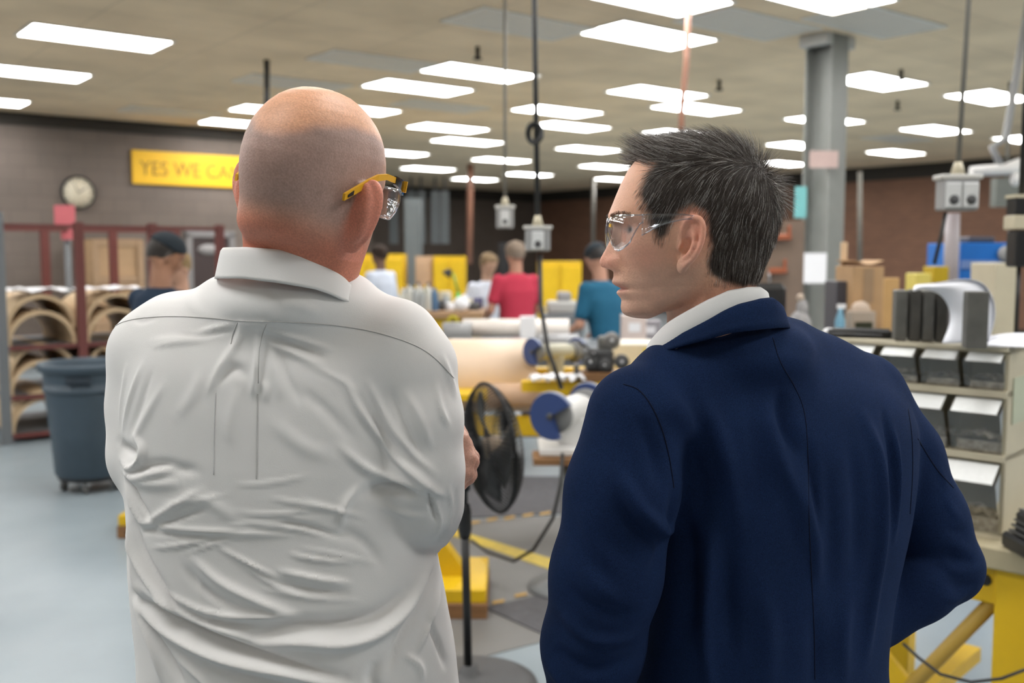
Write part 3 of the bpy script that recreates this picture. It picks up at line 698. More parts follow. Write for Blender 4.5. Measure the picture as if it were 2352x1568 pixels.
for k in range(3): MB().tube([(.036*math.cos(a)*(1-.12*k), .012*math.sin(2*a)+.01*(k-1), .048*math.sin(a)*(1-.1*k)) for a in np.linspace(0, 2*math.pi, 25)[:-1]], .010, 6, close=True).build('loop', M_cable, t)
def hang(name, lab, pts, Y, r, m, cat='cable', top=True):
    P = [at(x, y, Y if not hasattr(Y, '__len__') else Y[i]) for i, (x, y) in enumerate(pts)]
    if top: P[0].z = CEIL
    o0 = P[-1].copy(); o = MB().tube([Vector(q)-o0 for q in P], r, 8).build(name, m); o.location = o0; return tag(o, lab, cat)
hang('air_hose', 'coppery hose hanging from the ceiling above the dark hair', [(1583,8),(1576,150),(1566,250),(1560,420)], 7.75, .022, M_copper, 'hose')
hang('copper_pipe', 'coppery pipe hanging in front of the far dark wall near the bench', [(1080,380),(1080,430),(1078,606)], 22.0, .07, M_copper, 'pipe')
hang('hanging_rod', 'short dark rod hanging from the ceiling just above the bald crown', [(613,155),(613,300)], 10.3, .030, M_dgrey, 'rod')
hang('drop_cable', 'thin grey cord with a small plug against the far wall by the profile', [(1363,380),(1363,580)], 26.0, .05, mat('grey_cord'), 'cord')
hang('hanging_cable', 'black cable dropping from the outlet box down to the blue grinder', [(1240,584),(1242,700),(1258,800),(1290,892)], [4.9,4.85,4.75,4.62], .011, M_cable, 'cable', False)
hang('hanging_cable', 'black cable slanting down from the double outlet box', [(2172,488),(2162,540),(2146,606)], 3.9, .008, M_cable, 'cable', False)
hang('vent_pipe', 'grey vertical pipe standing below the double outlet box', [(2188,490),(2184,640),(2182,760)], 6.0, .045, mat('mauve_grey_pipe', (.24,.21,.22), .4), 'pipe', False)
hang('wall_conduit', 'thin vertical conduit against the brick wall right of the column', [(1975,395),(1975,600)], 13.0, .03, mat('grey_cord'), 'pipe', False)
# ---------------------------------------------------------------- benches, rolls and machines in the middle distance
def table(name, lab, x0, x1, Y, dep, ztop, th, mt, ml, leg=.07, apron=True, rz=0):
    c0 = ((x0+x1)/2, Y+dep/2, 0); t = thing(name, lab, 'workbench', c0, rz); w = x1-x0
    MB().box((0,0,ztop-th/2), (w,dep,th), bev=.004).build('tabletop', mt, t)
    for sx in (-1, 1):
        for sy in (-1, 1): MB().box((sx*(w/2-leg), sy*(dep/2-leg), (ztop-th)/2), (leg,leg,ztop-th), bev=.003).build('leg', ml, t)
    if apron:
        for sy in (-1, 1): MB().box((0, sy*(dep/2-leg), ztop-th-.06), (w-leg*3,leg*.6,.12)).build('apron', ml, t)
    MB().box((0,0,.25), (w-leg*3,leg*.6,.05)).build('stretcher', ml, t); return t
X_ = lambda px, Y: at(px, 700, Y).x
Zz = lambda py, Y: at(1176, py, Y).z
# far yellow cabinets along the far side
def cabinet(px0, px1, py0, Y, lab, m, hpx=None, dep=.5, nd=2):
    x0, x1, z1 = X_(px0, Y), X_(px1, Y), Zz(py0, Y); w = x1-x0; t = thing('steel_cabinet', lab, 'cabinet', ((x0+x1)/2, Y+dep/2, 0), 0)
    MB().box((0,0,z1/2), (w,dep,z1)).build('case', m, t)
    for k in range(nd):
        dw_ = w/nd; d = MB().box((-w/2+dw_*(k+.5), -dep/2-.012, z1/2), (dw_-.03,.02,z1-.12), bev=.006).build('door', m, t)
        MB().box((-w/2+dw_*(k+.5)+(.4 if k == 0 else -.4)*dw_, -dep/2-.03, z1*.55), (.02,.02,.12)).build('handle', M_dgrey, d)
    return t
cabinet(800, 927, 583, 14.0, 'tall yellow steel cabinet directly right of the bald neck', M_yel, nd=3)
cabinet(996, 1068, 588, 14.0, 'yellow steel cabinet between the tan board and the far small worker', M_yel)
cabinet(1236, 1336, 600, 13.0, 'yellow steel cabinet between the pink-red shirt and the teal shirt', M_yel)
cabinet(955, 994, 588, 14.2, 'tan board-fronted locker between two yellow cabinets', mat('tan_panel', (.46,.31,.20), .6), nd=1)
cabinet(930, 966, 455, 16.0, 'tall blue-grey steel machine column at the far dark wall', mat('blue_grey', (.10,.115,.12), .5), nd=1)
cabinet(1145, 1170, 556, 13.2, 'narrow black cabinet behind the head of the red shirt', M_black, nd=1)
for i, px in enumerate((905, 945, 968, 1000, 1022)):   # strip curtain hanging at the recess
    a = at(px, 560, 25.5); hh = CEIL-.35-a.z; o = MB().box((0,0,hh/2), (.22,.03,hh)).build('curtain_strip', mat('vinyl_strip', (.13,.145,.15), .35)); o.location = a; MB().box((0,0,hh+.17), (.05,.03,.34)).build('hanger', M_dgrey, o)
    tag(o, 'dark vinyl strip hanging in front of the far wall, %s from the bald head' % ['first','second','third','fourth','fifth'][i], 'curtain strip', 'strip curtain at the far wall')

# bench 1: far worktop with bottles
Y1 = 8.9; z1 = Zz(716, Y1)
table('workbench', 'long brown-topped workbench crowded with bottles at the right shoulder of the white shirt', X_(840, Y1), X_(1110, Y1), Y1, .9, z1, .06, mat('worn_brown_top', (.36,.22,.12), .6, var=.2, scale=4), M_yel)
Mc = [mat('milk_plastic', (.55,.55,.50), .4), mat('clear_grey_plastic', (.36,.38,.38), .3), mat('blue_plastic', (.08,.16,.28), .4), mat('pale_green_plastic', (.48,.50,.36), .4)]
bl = None
for i in range(11):
    px = 925+i*7.4; Yb = Y1+.18+.10*(i % 2); x = X_(px, Yb); hb = .20+.03*((i*7) % 3)
    t = thing('bottle', '%s bottle in the row on the far bench, counting from the white shirt' % ['first','second','third','fourth','fifth','sixth','seventh','eighth','ninth','tenth','eleventh'][i], 'bottle', (x, Yb, z1), 0, 'row of bottles on the far bench')
    MB().lathe([(0,0),(.030,0),(.032,.01),(.032,hb*.62),(.024,hb*.76),(.011,hb*.84),(.011,hb*.93),(0,hb*.93)], n=14, caps=False).build('bottle_body', Mc[[0,1,0,3,1,0,1,3,0,1,2][i]], t)
    MB().lathe([(0,hb*.9),(.014,hb*.9),(.013,hb),(0,hb)], n=10, caps=False).build('cap', [M_white, M_yel, M_dgrey][i % 3], t)
x = X_(1043, Y1); t = thing('desk_lamp', 'green articulated work lamp standing on the far bench', 'lamp', (x, Y1+.35, z1)); M_grn = mat('bright_green', (.06,.42,.05), .4)
MB().lathe([(0,0),(.06,0),(.06,.02),(.02,.03),(0,.03)], n=18, caps=False).build('base', M_grn, t); MB().tube([(0,0,.02),(.02,0,.16)], .02, 8).build('lower_arm', M_grn, t); MB().tube([(.02,0,.16),(-.03,0,.34)], .013, 8).build('upper_arm', mat('olive_green', (.25,.36,.05), .4), t)
MB().lathe([(.02,0),(.05,-.07),(.045,-.07),(.0,.0)], c=(-.05,0,.37), r=rot3(0,.7,0), n=16, caps=False).build('shade', M_dgrey, t)
x = X_(1057, Y1-.1); o = MB().ball((0,0,.065), (.075,.06,.068), 14).ball((.03,0,.12), (.03,.03,.035), 10).build('cloth_bundle', M_white); o.location = (x, Y1+.1, z1); tag(o, 'white cloth bundle on the far bench beside the green lamp', 'cloth')
x = X_(1040, Y1); t = thing('tape_roll', 'yellow tape roll hanging on the front edge of the far bench', 'tape roll', (x, Y1-.02, z1-.08)); MB().lathe([(.028,-.018),(.05,-.018),(.05,.018),(.028,.018),(.028,-.018)], r=rot3(math.pi/2), n=24, caps=False).build('roll', mat('tape_yellow', (.6,.5,.02), .4), t)
MB().tube([(0,.0,.0),(0,.0,.07)], .006, 6).build('hook', M_dgrey, t)
for i, (px, h_, w_, c_) in enumerate([(1006,.09,.05,M_dgrey),(1018,.13,.035,Mc[1]),(1030,.07,.05,M_white),(1070,.10,.05,M_beige),(1086,.07,.06,M_dgrey)]):
    o = MB().lathe([(0,0),(w_*.9,0),(w_,h_*.1),(w_,h_*.9),(w_*.8,h_),(w_*.7,h_*.9),(w_*.7,h_*.2),(0,h_*.15)], n=16, caps=False).build('cup', c_); o.location = (X_(px, Y1), Y1+.3+.08*(i % 2), z1)
    tag(o, ['small dark cup right of the bottles', 'slim grey cup right of the bottles', 'short white cup beside the green lamp', 'beige cup right of the green lamp', 'low dark cup at the right end of the far bench'][i], 'cup', 'cups on the far bench')

# bench 2: steel rails with pale rolls
Y2 = 7.0; z2_ = Zz(800, Y2)
table('workbench', 'grey steel bench carrying the pale veneer rolls in front of the red shirt', X_(1000, Y2), X_(1475, Y2), Y2, .8, z2_, .05, M_steel, M_steel)
def roll(px0, px1, py0, py1, Y, lab, m, inner=True, cat='roll', name='veneer_roll', tilt=0):
    r = (py1-py0)/2*Y/FPX; zc = Zz((py0+py1)/2, Y-r*.3); x0, x1 = X_(px0, Y), X_(px1, Y); ln = x1-x0
    t = thing(name, lab, cat, ((x0+x1)/2, Y+r, zc), tilt); Ry = rot3(0, math.pi/2, 0)
    MB().lathe([(r*.82,-ln/2),(r,-ln/2),(r,ln/2),(r*.82,ln/2),(r*.82,-ln/2)], r=Ry, n=40, caps=False).build('shell', m, t)
    if inner: MB().lathe([(0,-ln*.48),(r*.82,-ln*.48),(r*.82,ln*.48),(0,ln*.48)], r=Ry, n=30, caps=False).build('core', M_wood, t)
    return t, r, zc
M_veneer = mat('pale_veneer', (.68,.52,.385), .5, var=.05, scale=4); M_ven2 = mat('white_veneer', (.80,.74,.68), .5, var=.04)
roll(1062, 1308, 734, 776, Y2+.15, 'pale veneer roll on the steel bench, in front of the red shirt', M_ven2)
roll(1015, 1082, 742, 792, Y2+.0, 'grey cylinder on the steel bench, beside the shoulder of the white shirt', M_grey, name='steel_cylinder', cat='cylinder')
roll(1036, 1222, 776, 797, Y2-.08, 'long grey steel tube along the front of the steel bench', M_grey, False, 'tube', 'steel_tube')
roll(1236, 1330, 768, 792, Y2-.05, 'short grey tube right of the white card on the steel bench', mat('pale_grey_tube', (.42,.42,.43), .4), False, 'tube', 'steel_tube')
o = MB().box((0,0,.11), (.11,.10,.22), bev=.004).build('white_box', M_white); o.location = (X_(1213, Y2-.1), Y2+.08, z2_); tag(o, 'white box standing on the steel bench left of the black cable', 'box')

# lathe bench: yellow frame with the big drum shell
Y3 = 5.1; zf = Zz(880, Y3-.2)
t = thing('lathe_frame', 'yellow steel bench frame under the big pale drum, behind the fan', 'bench frame', (X_(1290, Y3), Y3+.2, 0)); 
MB().box((.235,-.30,zf-.035), (.88,.09,.07), bev=.004).build('front_rail', M_yel, t); MB().box((0,.30,zf-.035), (1.35,.09,.07), bev=.004).build('rear_rail', M_yel, t)
MB().box((0,0,zf-.085), (1.35,.62,.03)).build('shelf_plate', M_yel, t)
MB().box((-.10,-.28,.72), (1.1,.06,.10), bev=.004).build('lower_rail', M_yel, t)
for sx in (-1, 1):
    for sy in (-1, 1): MB().box((sx*.62, sy*.28, (zf-.10)/2), (.08,.08,zf-.10), bev=.004).build('leg', M_yel, t)
roll(905, 1232, 788, 962, 5.25, 'large cream drum shell lying horizontally behind the fan', M_veneer, True, 'drum', 'drum_shell')
roll(1120, 1250, 884, 940, 4.95, 'smaller brown roller below the large cream drum', mat('tan_roller', (.50,.32,.20), .5), True, 'roller', 'roller')
def grinder(pa, pb, Ya, Yb, r, body, lab, zbase, cut=True, ped=None):
    A_, B_ = at(pa[0], pa[1], Ya), at(pb[0], pb[1], Yb); c0 = (A_+B_)/2; ax_ = (B_-A_).normalized(); ln = (B_-A_).length
    t = thing('bench_grinder', lab, 'grinder', (c0.x, c0.y, zbase)); off = Vector((c0.x, c0.y, zbase)); Rg = Vector((0,0,1)).rotation_difference(ax_).to_matrix()
    MB().lathe([(0,-ln*.36),(r*.52,-ln*.34),(r*.62,-ln*.22),(r*.62,ln*.22),(r*.52,ln*.34),(0,ln*.36)], c=c0-off, r=Rg, n=28, caps=False).build('motor', body, t)
    up = Vector((0,0,1)); side = ax_.cross(up).normalized()
    for s_, q in ((-1, A_), (1, B_)):
        n = 30; P0, P1 = [], []
        rim = []
        for k in range(n+1):
            a = math.radians(-60+262*k/n); d = up*math.cos(a)-side*math.sin(a)*(1 if s_ < 0 else 1); rim.append(q-off+d*r)
        rim.append(q-off); m = MB(); h = ax_*r*.16; k = len(rim)
        m.add([v-h for v in rim]+[v+h for v in rim], [tuple(range(k)), tuple(range(2*k-1, k-1, -1))]+[(i, i+k, (i+1) % k+k, (i+1) % k) for i in range(k)]); g = m.build('wheel_guard', M_blue, t)
        MB().tube([v for v in rim[:n+1]], r*.05, 6).build('guard_rim', mat('silver_blue', (.35,.38,.45), .4, .5), g)
        MB().lathe([(0,-r*.12),(r*.78,-r*.12),(r*.78,r*.12),(0,r*.12)], c=q-off-ax_*s_*r*.30, r=Rg, n=24, caps=False).build('grinding_wheel', mat('stone_grey', (.20,.20,.20), .8), t)
        MB().lathe([(0,-r*.05),(r*.14,-r*.05),(r*.14,r*.05),(0,r*.05)], c=q-off+ax_*s_*r*.18, r=Rg, n=14, caps=False).build('arbor_nut', M_dgrey, t)
    MB().box((0,0,(c0.z-zbase)/2-r*.15), (r*1.2,r*.9,max(c0.z-zbase-r*.3, .03)), bev=.004).build('foot', body, t)
    return t, c0, off
grinder((1225,808), (1326,806), 5.22, 5.42, .072, mat('olive_cream', (.42,.40,.30), .5), 'upper bench grinder with two small dark blue guards and cream motor', zf)
ped = at(1295, 1030, 4.62)
t2, c2, off2 = grinder((1268,955), (1352,930), 4.50, 4.80, .108, mat('white_casting', (.66,.65,.63), .45), 'lower pedestal grinder with large round blue guards and white motor', ped.z+.02)
t = thing('grinder_pedestal', 'grey pedestal with a brown wooden tray under the large blue grinder', 'pedestal', (c2.x, c2.y, 0))
MB().box((0,0,ped.z+.005), (.30,.30,.03), bev=.003).build('top_plate', mat('white_casting'), t); MB().box((-.05,-.10,ped.z-.03), (.26,.20,.03)).build('wooden_tray', M_wood, t)
MB().tube([(0,0,.02),(0,0,ped.z-.01)], .045, 14).build('column', M_steel, t); MB().lathe([(0,0),(.2,0),(.2,.02),(.06,.04),(0,.04)], n=24, caps=False).build('base', M_steel, t)
# dark cast machine with round wheels
cx_, Yg = X_(1388, 5.0), 4.95; t = thing('gear_machine', 'dark oily cast machine with gears on a brown block in front of the teal shirt', 'machine', (cx_, Yg+.1, zf)); s = .0
MB().box((0,0,.022), (.24,.2,.045), bev=.003).build('wooden_block', M_wood, t); MB().box((-.02,0,.10), (.14,.13,.11), bev=.012).build('gearbox', M_dgrey, t); MB().box((.01,.02,.17), (.07,.08,.10), bev=.012).build('head_casting', mat('grey_green_casting', (.13,.13,.12), .5), t)
for (x, z, r, w) in ((.035,.205,.042,.03),(-.07,.10,.035,.025),(.085,.10,.038,.03),(0,.085,.03,.03),(-.055,.145,.022,.04)):
    wl = MB().lathe([(r*.25,-w/2),(r*.9,-w/2),(r,-w/3),(r,w/3),(r*.9,w/2),(r*.25,w/2)], c=(x,-.085,z), r=rot3(math.pi/2), n=24, caps=True).build('gear_wheel', M_dgrey if r < .04 else mat('worn_iron', (.20,.19,.18), .4, .6), t)
    MB().lathe([(0,-w*.6),(r*.2,-w*.6),(r*.2,w*.6),(0,w*.6)], c=(x,-.09,z), r=rot3(math.pi/2), n=12, caps=False).build('hub', M_metal, wl)
MB().tube([(-.06,-.06,.15),(-.13,-.06,.20),(-.13,-.09,.20)], .006, 8).build('crank', M_dgrey, t)
MB().box((-.135,0,-.02), (.018,.12,.20)).build('bracket', M_dgrey, t)
o = thing('control_cabinet', 'cream machine cabinet with a yellow label behind the white collar of the blazer', 'cabinet', (X_(1462, 5.6), 5.75, 0)); hz = Zz(793, 5.5)
MB().box((0,0,hz/2), (.26,.3,hz), bev=.006).build('case', M_cream, o); MB().box((.06,-.153,hz-.07), (.04,.006,.09)).build('yellow_label', mat('tape_yellow'), o)
for i, (px, py, Y, w, lab) in enumerate([(1255,858,4.95,.16,'white rag on the yellow frame left of the black cable'),(1312,850,4.98,.12,'pale rag on the yellow frame right of the black cable')]):
    sheet('rag', lab, (X_(px, Y), Y-.02, zf+.004), .2, w, .12, .035, M_white, 11+i, 0, 'rag')
# cable from pedestal across the floor
hang('power_cable', 'black power cable drooping from the pedestal grinder to the floor by the fan', [(1292,1040),(1288,1110),(1270,1190),(1225,1262),(1180,1288),(1120,1268),(1082,1240)], [4.45,4.4,4.35,4.45,4.5,4.7,4.95], .008, M_cable, 'cable', False)

# ---------------------------------------------------------------- right hand side: parts cabinet on a yellow table
Pr, Pl = Vector((1.372, 2.75, 0)), Vector((.93, 3.165, 0)); zt_, zb_ = 1.323, .786; RZc = math.atan2(Pr.y-Pl.y, Pr.x-Pl.x); LN = (Pr-Pl).length; DP = .24
t = thing('parts_cabinet', 'beige parts cabinet with three rows of clear tilt bins beside the blazer elbow', 'cabinet', (Pl.x, Pl.y, zb_), RZc)   # local x along the face, +y into the cabinet
H = zt_-zb_; rowz = [(0,.228),(.228,.408),(.408,H)]; nb = [3,4,5]
fr = MB().box((LN/2,DP-.006,H/2), (LN,.012,H)).box((.006,DP/2,H/2), (.012,DP,H)).box((LN-.006,DP/2,H/2), (.012,DP,H))
for z in (0.006,.228,.408,H-.008): fr.box((LN/2,DP/2,z), (LN,DP,.016))
fr.build('case', M_beige, t)
for (za, zb2), n in zip(rowz, nb):
    for z in (za+.004, zb2-.004): MB().box((LN/2,-.004,z), (LN,.018,.010)).build('shelf_edge', M_beige, t)
M_bin = clear_mat('clear_bin', (.84,.84,.82), .35); M_fill = mat('bin_contents', (.38,.34,.29), .6, var=.7, scale=60)
M_lab = mat('bin_label', (.72,.73,.72), .6, var=.04, scale=90)
for ri, ((za, zb2), n) in enumerate(zip(rowz, nb)):
    bw = LN/n; hh = zb2-za-.018
    for k in range(n):
        x0 = k*bw+.006; x1 = (k+1)*bw-.006; z0 = za+.010; z1_ = z0+hh; out = -.012-.10*hh
        lean = .055*hh/.2
        o = MB(); A4 = [(x0,0-.002,z0),(x1,-.002,z0),(x1,-.002-lean,z1_*.72+z0*.28),(x0,-.002-lean,z1_*.72+z0*.28)]
        o.grid([[Vector(A4[0]), Vector(A4[1])], [Vector(A4[3]), Vector(A4[2])], [Vector((x0,.012,z1_)), Vector((x1,.012,z1_))]], False)
        for xx in (x0, x1): o.add([(xx,-.002,z0),(xx,-.002-lean,z1_*.72+z0*.28),(xx,.012,z1_),(xx,.05,z1_),(xx,.05,z0)], [(0,1,2,3,4)])
        b_ = o.build('tilt_bin', M_bin, t)
        zl0, zl1 = z0+hh*.73, z0+hh*.95; yl = lambda z: -.004-lean+(.014+lean)*((z-(z0+hh*.72))/(hh*.28))
        MB().add([(x0+.008,yl(zl0)-.002,zl0),(x1-.008,yl(zl0)-.002,zl0),(x1-.008,yl(zl1)-.002,zl1),(x0+.008,yl(zl1)-.002,zl1),(x0+.008,yl(zl0),zl0),(x1-.008,yl(zl0),zl0),(x1-.008,yl(zl1),zl1),(x0+.008,yl(zl1),zl1)], [(0,1,2,3),(7,6,5,4),(0,4,5,1),(1,5,6,2),(2,6,7,3),(3,7,4,0)]).build('label_card', M_lab, b_)
        rs = random.Random(k*7+ri); c_ = MB()
        G = [[Vector((x0+.008+(x1-x0-.016)*i/8, .006+.06*j/4, z0+.004+hh*(.20+.16*rs.random())*(1-.2*abs(i-4)/4))) for j in range(5)] for i in range(9)]
        c_.grid(G, False); c_.box(((x0+x1)/2,.036,z0+hh*.10), (x1-x0-.018,.055,hh*.19)); cc_ = c_.build('contents', M_fill, b_); cc_['kind'] = 'stuff'
MB().box((LN+.002,DP*.5,H*.72), (.003,DP*.7,.13)).build('side_label', mat('pale_green_label', (.45,.48,.36), .6), t)
# table
zb0 = zb_; tt = thing('work_table', 'yellow steel work table under the beige parts cabinet', 'table', (Pl.x, Pl.y, 0), RZc)
MB().box((LN/2+.02,.36,zb0-.03), (LN+.24,.92,.06), bev=.004).build('tabletop', mat('beige_top', (.36,.31,.20), .6, var=.1), tt)
lx0, lx1 = .03, LN+.055
MB().box(((lx0+lx1)/2,-.04,zb0-.115), (lx1-lx0+.08,.04,.11), bev=.003).build('apron', M_yel, tt); MB().box((LN/2,.76,zb0-.115), (LN+.1,.04,.11)).build('apron', M_yel, tt)
for x in (lx0, lx1):
    for y in (-.035,.76): MB().box((x,y,(zb0-.06)/2), (.095,.075,zb0-.06), bev=.004).build('leg', M_yel, tt)
MB().tube([(lx1-.06,-.03,zb0-.17),(lx0+.16,.02,.04)], .022, 10).build('brace', mat('ochre_brace', (.42,.27,.05), .5), tt)
MB().box((.29,.0,.34), (.55,.02,.06), rot3(0,.75,0)).build('cross_brace', M_yel, tt); MB().box((LN/2,.36,.16), (.06,.74,.05)).build('stretcher', M_yel, tt)
MB().lathe([(0,0),(.016,0),(.016,.004),(0,.004)], c=(lx1-.075,-.0605,zb0-.105), r=rot3(math.pi/2), n=16, caps=False).build('bolt_hole', M_black, tt)
# black cable looping past the table leg
hang('floor_cable', 'black cable looping in front of the yellow table leg', [(2075,1478),(2110,1510),(2160,1548),(2230,1566),(2300,1558),(2360,1535)], [2.72,2.66,2.6,2.56,2.55,2.55], .0045, M_cable, 'cable', False)
# black ribbed device on the table at the right edge
w0 = at(2345, 1235, 2.62); t = thing('black_device', 'black ribbed device on the yellow table at the right edge', 'device', (w0.x+.05, w0.y, zb_)); 
MB().box((0,0,.022), (.14,.14,.044), bev=.008).build('body', M_black, t)
for k in range(5): MB().box((0,-.01,.052+.014*k), (.12-.012*k,.12,.006), bev=.002).build('rib', mat('worn_black', (.05,.05,.05), .35), t)
MB().box((0,.0,.075), (.09,.09,.06), bev=.006).build('core', M_black, t)
# ---- on top of the cabinet
zt2 = zt_+.002
def topobj(px, py, Y): return at(px, py, Y)
t = thing('clamp_mould', 'dark grooved mould block on the cabinet beneath the curled white sheet', 'mould', (X_(2140, 2.93), 3.0, zt2), RZc+.5)
Mm = mat('dark_mould', (.05,.047,.04), .6, var=.25, scale=25)
for k, (x, w, h) in enumerate(((-.062,.034,.150),(-.022,.030,.152),(.014,.030,.150),(.052,.030,.148))): MB().box((x,0,h/2), (w,.09,h), bev=.003).build('plate', Mm if k % 2 else mat('grey_mould', (.095,.092,.082), .6, var=.2, scale=20), t)
p = at(2244, 790, 2.72); o = MB().box((0,0,.078), (.056,.05,.156), bev=.003).build('upright_block', mat('grey_mould')); o.location = (p.x, 2.735, zt2); o.rotation_euler = (0,0,RZc+.55); tag(o, 'narrow dark upright block in front of the curled white sheet', 'block')
# curled white sheet
M_sheet = mat('white_plastic_sheet', (.80,.81,.86), .5, var=.01)
out = spl([(2098,668),(2104,655),(2150,650),(2215,641),(2258,652),(2282,690),(2284,735),(2270,786)], 5); inn = spl([(2098,668),(2125,664),(2158,676),(2178,704),(2181,742),(2164,788)], 5)
base_ = at(2190, 790, 2.86); O_ = Vector((base_.x, 2.86, zt2)); G = []
m = MB()
def sh(pt, Y, lo=None):
    v = at(float(pt[0]), float(pt[1]), Y); v.z = max(v.z, zt2+.001); return v-O_
G = [[sh(p_, 2.80+.12*k/4) for k in range(5)] for p_ in out]; m.grid(G)
inn = np.stack([np.interp(np.linspace(0, 1, len(out)), np.linspace(0, 1, len(inn)), inn[:,k]) for k in (0, 1)], 1); nn = len(out)
G2 = [[sh(inn[i]*(1-v)+out[i]*v, 2.80-.02*math.sin(v*math.pi)+.015*math.sin(i/nn*3)) for v in np.linspace(0, 1, 7)] for i in range(nn)]
m.grid(G2); o = m.build('plastic_sheet', M_sheet, solid=.002); o.location = O_; tag(o, 'white plastic sheet curled over the dark mould on the cabinet', 'sheet')
o = MB().grid([[Vector((-.07+.16*i/8, -.05+.11*j/5, .004+.030*(i/8)*(j/5)+.010*math.sin(i/8*3.1)*(j/5))) for j in range(6)] for i in range(9)]).build('plastic_sheet', M_sheet, solid=.002); o.location = (X_(2322, 2.72), 2.80, zt2); o.rotation_euler = (0,0,RZc+.3); tag(o, 'flat white sheet lying right of the narrow upright block', 'sheet')
t = thing('black_tray', 'black tray with cords on the left end of the parts cabinet', 'tray', (X_(1985, 3.1), 3.14, zt2), RZc+.4)
MB().box((0,0,.006), (.20,.10,.012), bev=.003).build('tray', M_black, t); MB().tube([(-.09,-.03,.018),(-.03,-.05,.02),(.04,-.03,.018),(.10,-.06,.016)], .006, 8).build('cord', M_cable, t); MB().tube([(-.08,.02,.018),(0,.0,.02),(.09,.02,.018)], .007, 8).build('cord', M_cable, t)
o = MB().ball((0,0,.012), (.020,.014,.013), 12).build('foam_plug', M_white); o.location = (X_(1908, 3.16), 3.17, zt2); tag(o, 'small white foam lump at the left end of the parts cabinet', 'foam lump')
# ---- table behind with boxes
Y5 = 5.0; z5 = Zz(790, Y5); table('workbench', 'dark bench behind the parts cabinet carrying the cardboard boxes', X_(1800, Y5), X_(2360, Y5), Y5-.1, .9, z5, .04, M_dgrey, M_steel, .06)
def bxp(name, px0, px1, py0, py1, Y, dep, m, lab, cat, z=None, rz=0):
    x0, x1 = X_(px0, Y), X_(px1, Y); zz = z if z is not None else Zz(py1, Y); h = Zz(py0, Y)-zz
    o = MB().box((0,0,h/2), (x1-x0,dep,h), bev=.003).build(name, m); o.location = ((x0+x1)/2, Y+dep/2+.02, zz); o.rotation_euler = (0,0,rz); return tag(o, lab, cat)
def carton(px0, px1, py0, Y, dep, lab, z):
    x0, x1 = X_(px0, Y), X_(px1, Y); h = Zz(py0, Y)-z; w = x1-x0; t = thing('cardboard_box', lab, 'box', ((x0+x1)/2, Y+dep/2, z))
    MB().box((0,0,h/2), (w,dep,h), bev=.002).build('carton', M_card, t)
    for s_ in (-1, 1): MB().box((s_*w*.28,0,h+.02), (w*.42,dep,.004), rot3(0,-s_*.3,0)).build('flap', M_card, t)
    MB().box((0,-dep/2-.002,h*.75), (.05,.003,h*.45)).build('tape_strip', mat('tape_tan', (.30,.20,.12), .4), t); return t
carton(1958, 2028, 612, 5.05, .28, 'tall cardboard box right of the steel column', z5)
bxp('plywood_board', 2034, 2068, 638, 790, 4.55, .02, mat('orange_ply', (.50,.30,.12), .6, var=.1), 'orange-tan plywood board standing between cardboard box and dark mould', 'board', None)
bxp('plywood_board', 1932, 1946, 556, 790, 5.3, .02, mat('pale_lath', (.58,.42,.27), .6), 'thin pale wooden lath standing right of the steel column', 'board', z5, 0)
bxp('dark_bin', 1924, 1968, 646, 790, 5.12, .2, mat('dark_violet_grey', (.06,.06,.075), .5), 'dark grey bin right of the column, left of the cardboard box', 'bin', z5)
t = thing('toaster_oven', 'small tan box with a dark slot in front of the cardboard box', 'box', (X_(1985, 4.95), 5.0, z5)); hb = Zz(700, 4.95)-z5
MB().box((0,0,hb*.42), (.12,.1,hb*.84), bev=.004).build('case', mat('greyed_tan', (.38,.31,.25), .6), t); MB().box((0,-.052,hb*.40), (.085,.006,hb*.35)).build('slot', mat('dark_olive', (.025,.028,.012), .5), t); MB().ball((0,0,hb*.86), (.05,.04,.045), 12).build('dome', mat('pale_tan_cloth', (.5,.40,.32), .7), t); t.name = 'slotted_box'
t = thing('spray_bottle', 'light blue bottle standing just right of the steel column base', 'bottle', (X_(1926, 5.0), 4.97, z5)); MB().lathe([(0,0),(.022,0),(.025,.02),(.025,.12),(.012,.16),(.010,.18),(0,.18)], n=16, caps=False).build('bottle_body', mat('light_blue', (.18,.38,.52), .3), t); MB().box((.005,0,.19), (.04,.016,.022)).build('spray_head', M_white, t)
# blue machine, far right
x0, x1 = X_(2212, 6.0), X_(2326, 6.0); t = thing('blue_machine', 'bright blue machine cabinet behind the curled white sheet', 'machine', ((x0+x1)/2, 6.3, 0)); hz = Zz(557, 6.0); w = x1-x0; Mbb = mat('bright_blue', (.008,.13,.46), .4)
MB().box((0,0,hz/2), (w,.5,hz), bev=.006).build('case', Mbb, t); MB().box((0,-.256,Zz(607,6.0)), (w,.012,.05)).build('pale_band', mat('pale_blue_band', (.14,.22,.45), .4), t); MB().box((.02,0,hz+.02), (w*.55,.3,.04), bev=.01).build('top_cap', mat('dark_violet_grey'), t)
MB().lathe([(0,0),(.045,0),(.05,.02),(.04,.04),(0,.04)], c=(w*.38,-.25,Zz(583,6.0)), r=rot3(math.pi/2), n=20, caps=False).build('knob', M_grey, t)
bxp('beige_case', 2288, 2342, 604, 790, 4.6, .25, M_beige, 'beige case at the right edge in front of the blue machine', 'case', z5)
bxp('yellow_tub', 2146, 2180, 612, 790, 5.6, .15, mat('mustard', (.42,.29,.005), .5), 'mustard yellow tub behind the curled white sheet', 'tub', z5)
bxp('yellow_tub', 2106, 2140, 628, 790, 5.5, .15, mat('pale_yellow', (.62,.52,.12), .5), 'pale yellow tub capped with clear wrap, left of the mustard tub', 'tub', z5)
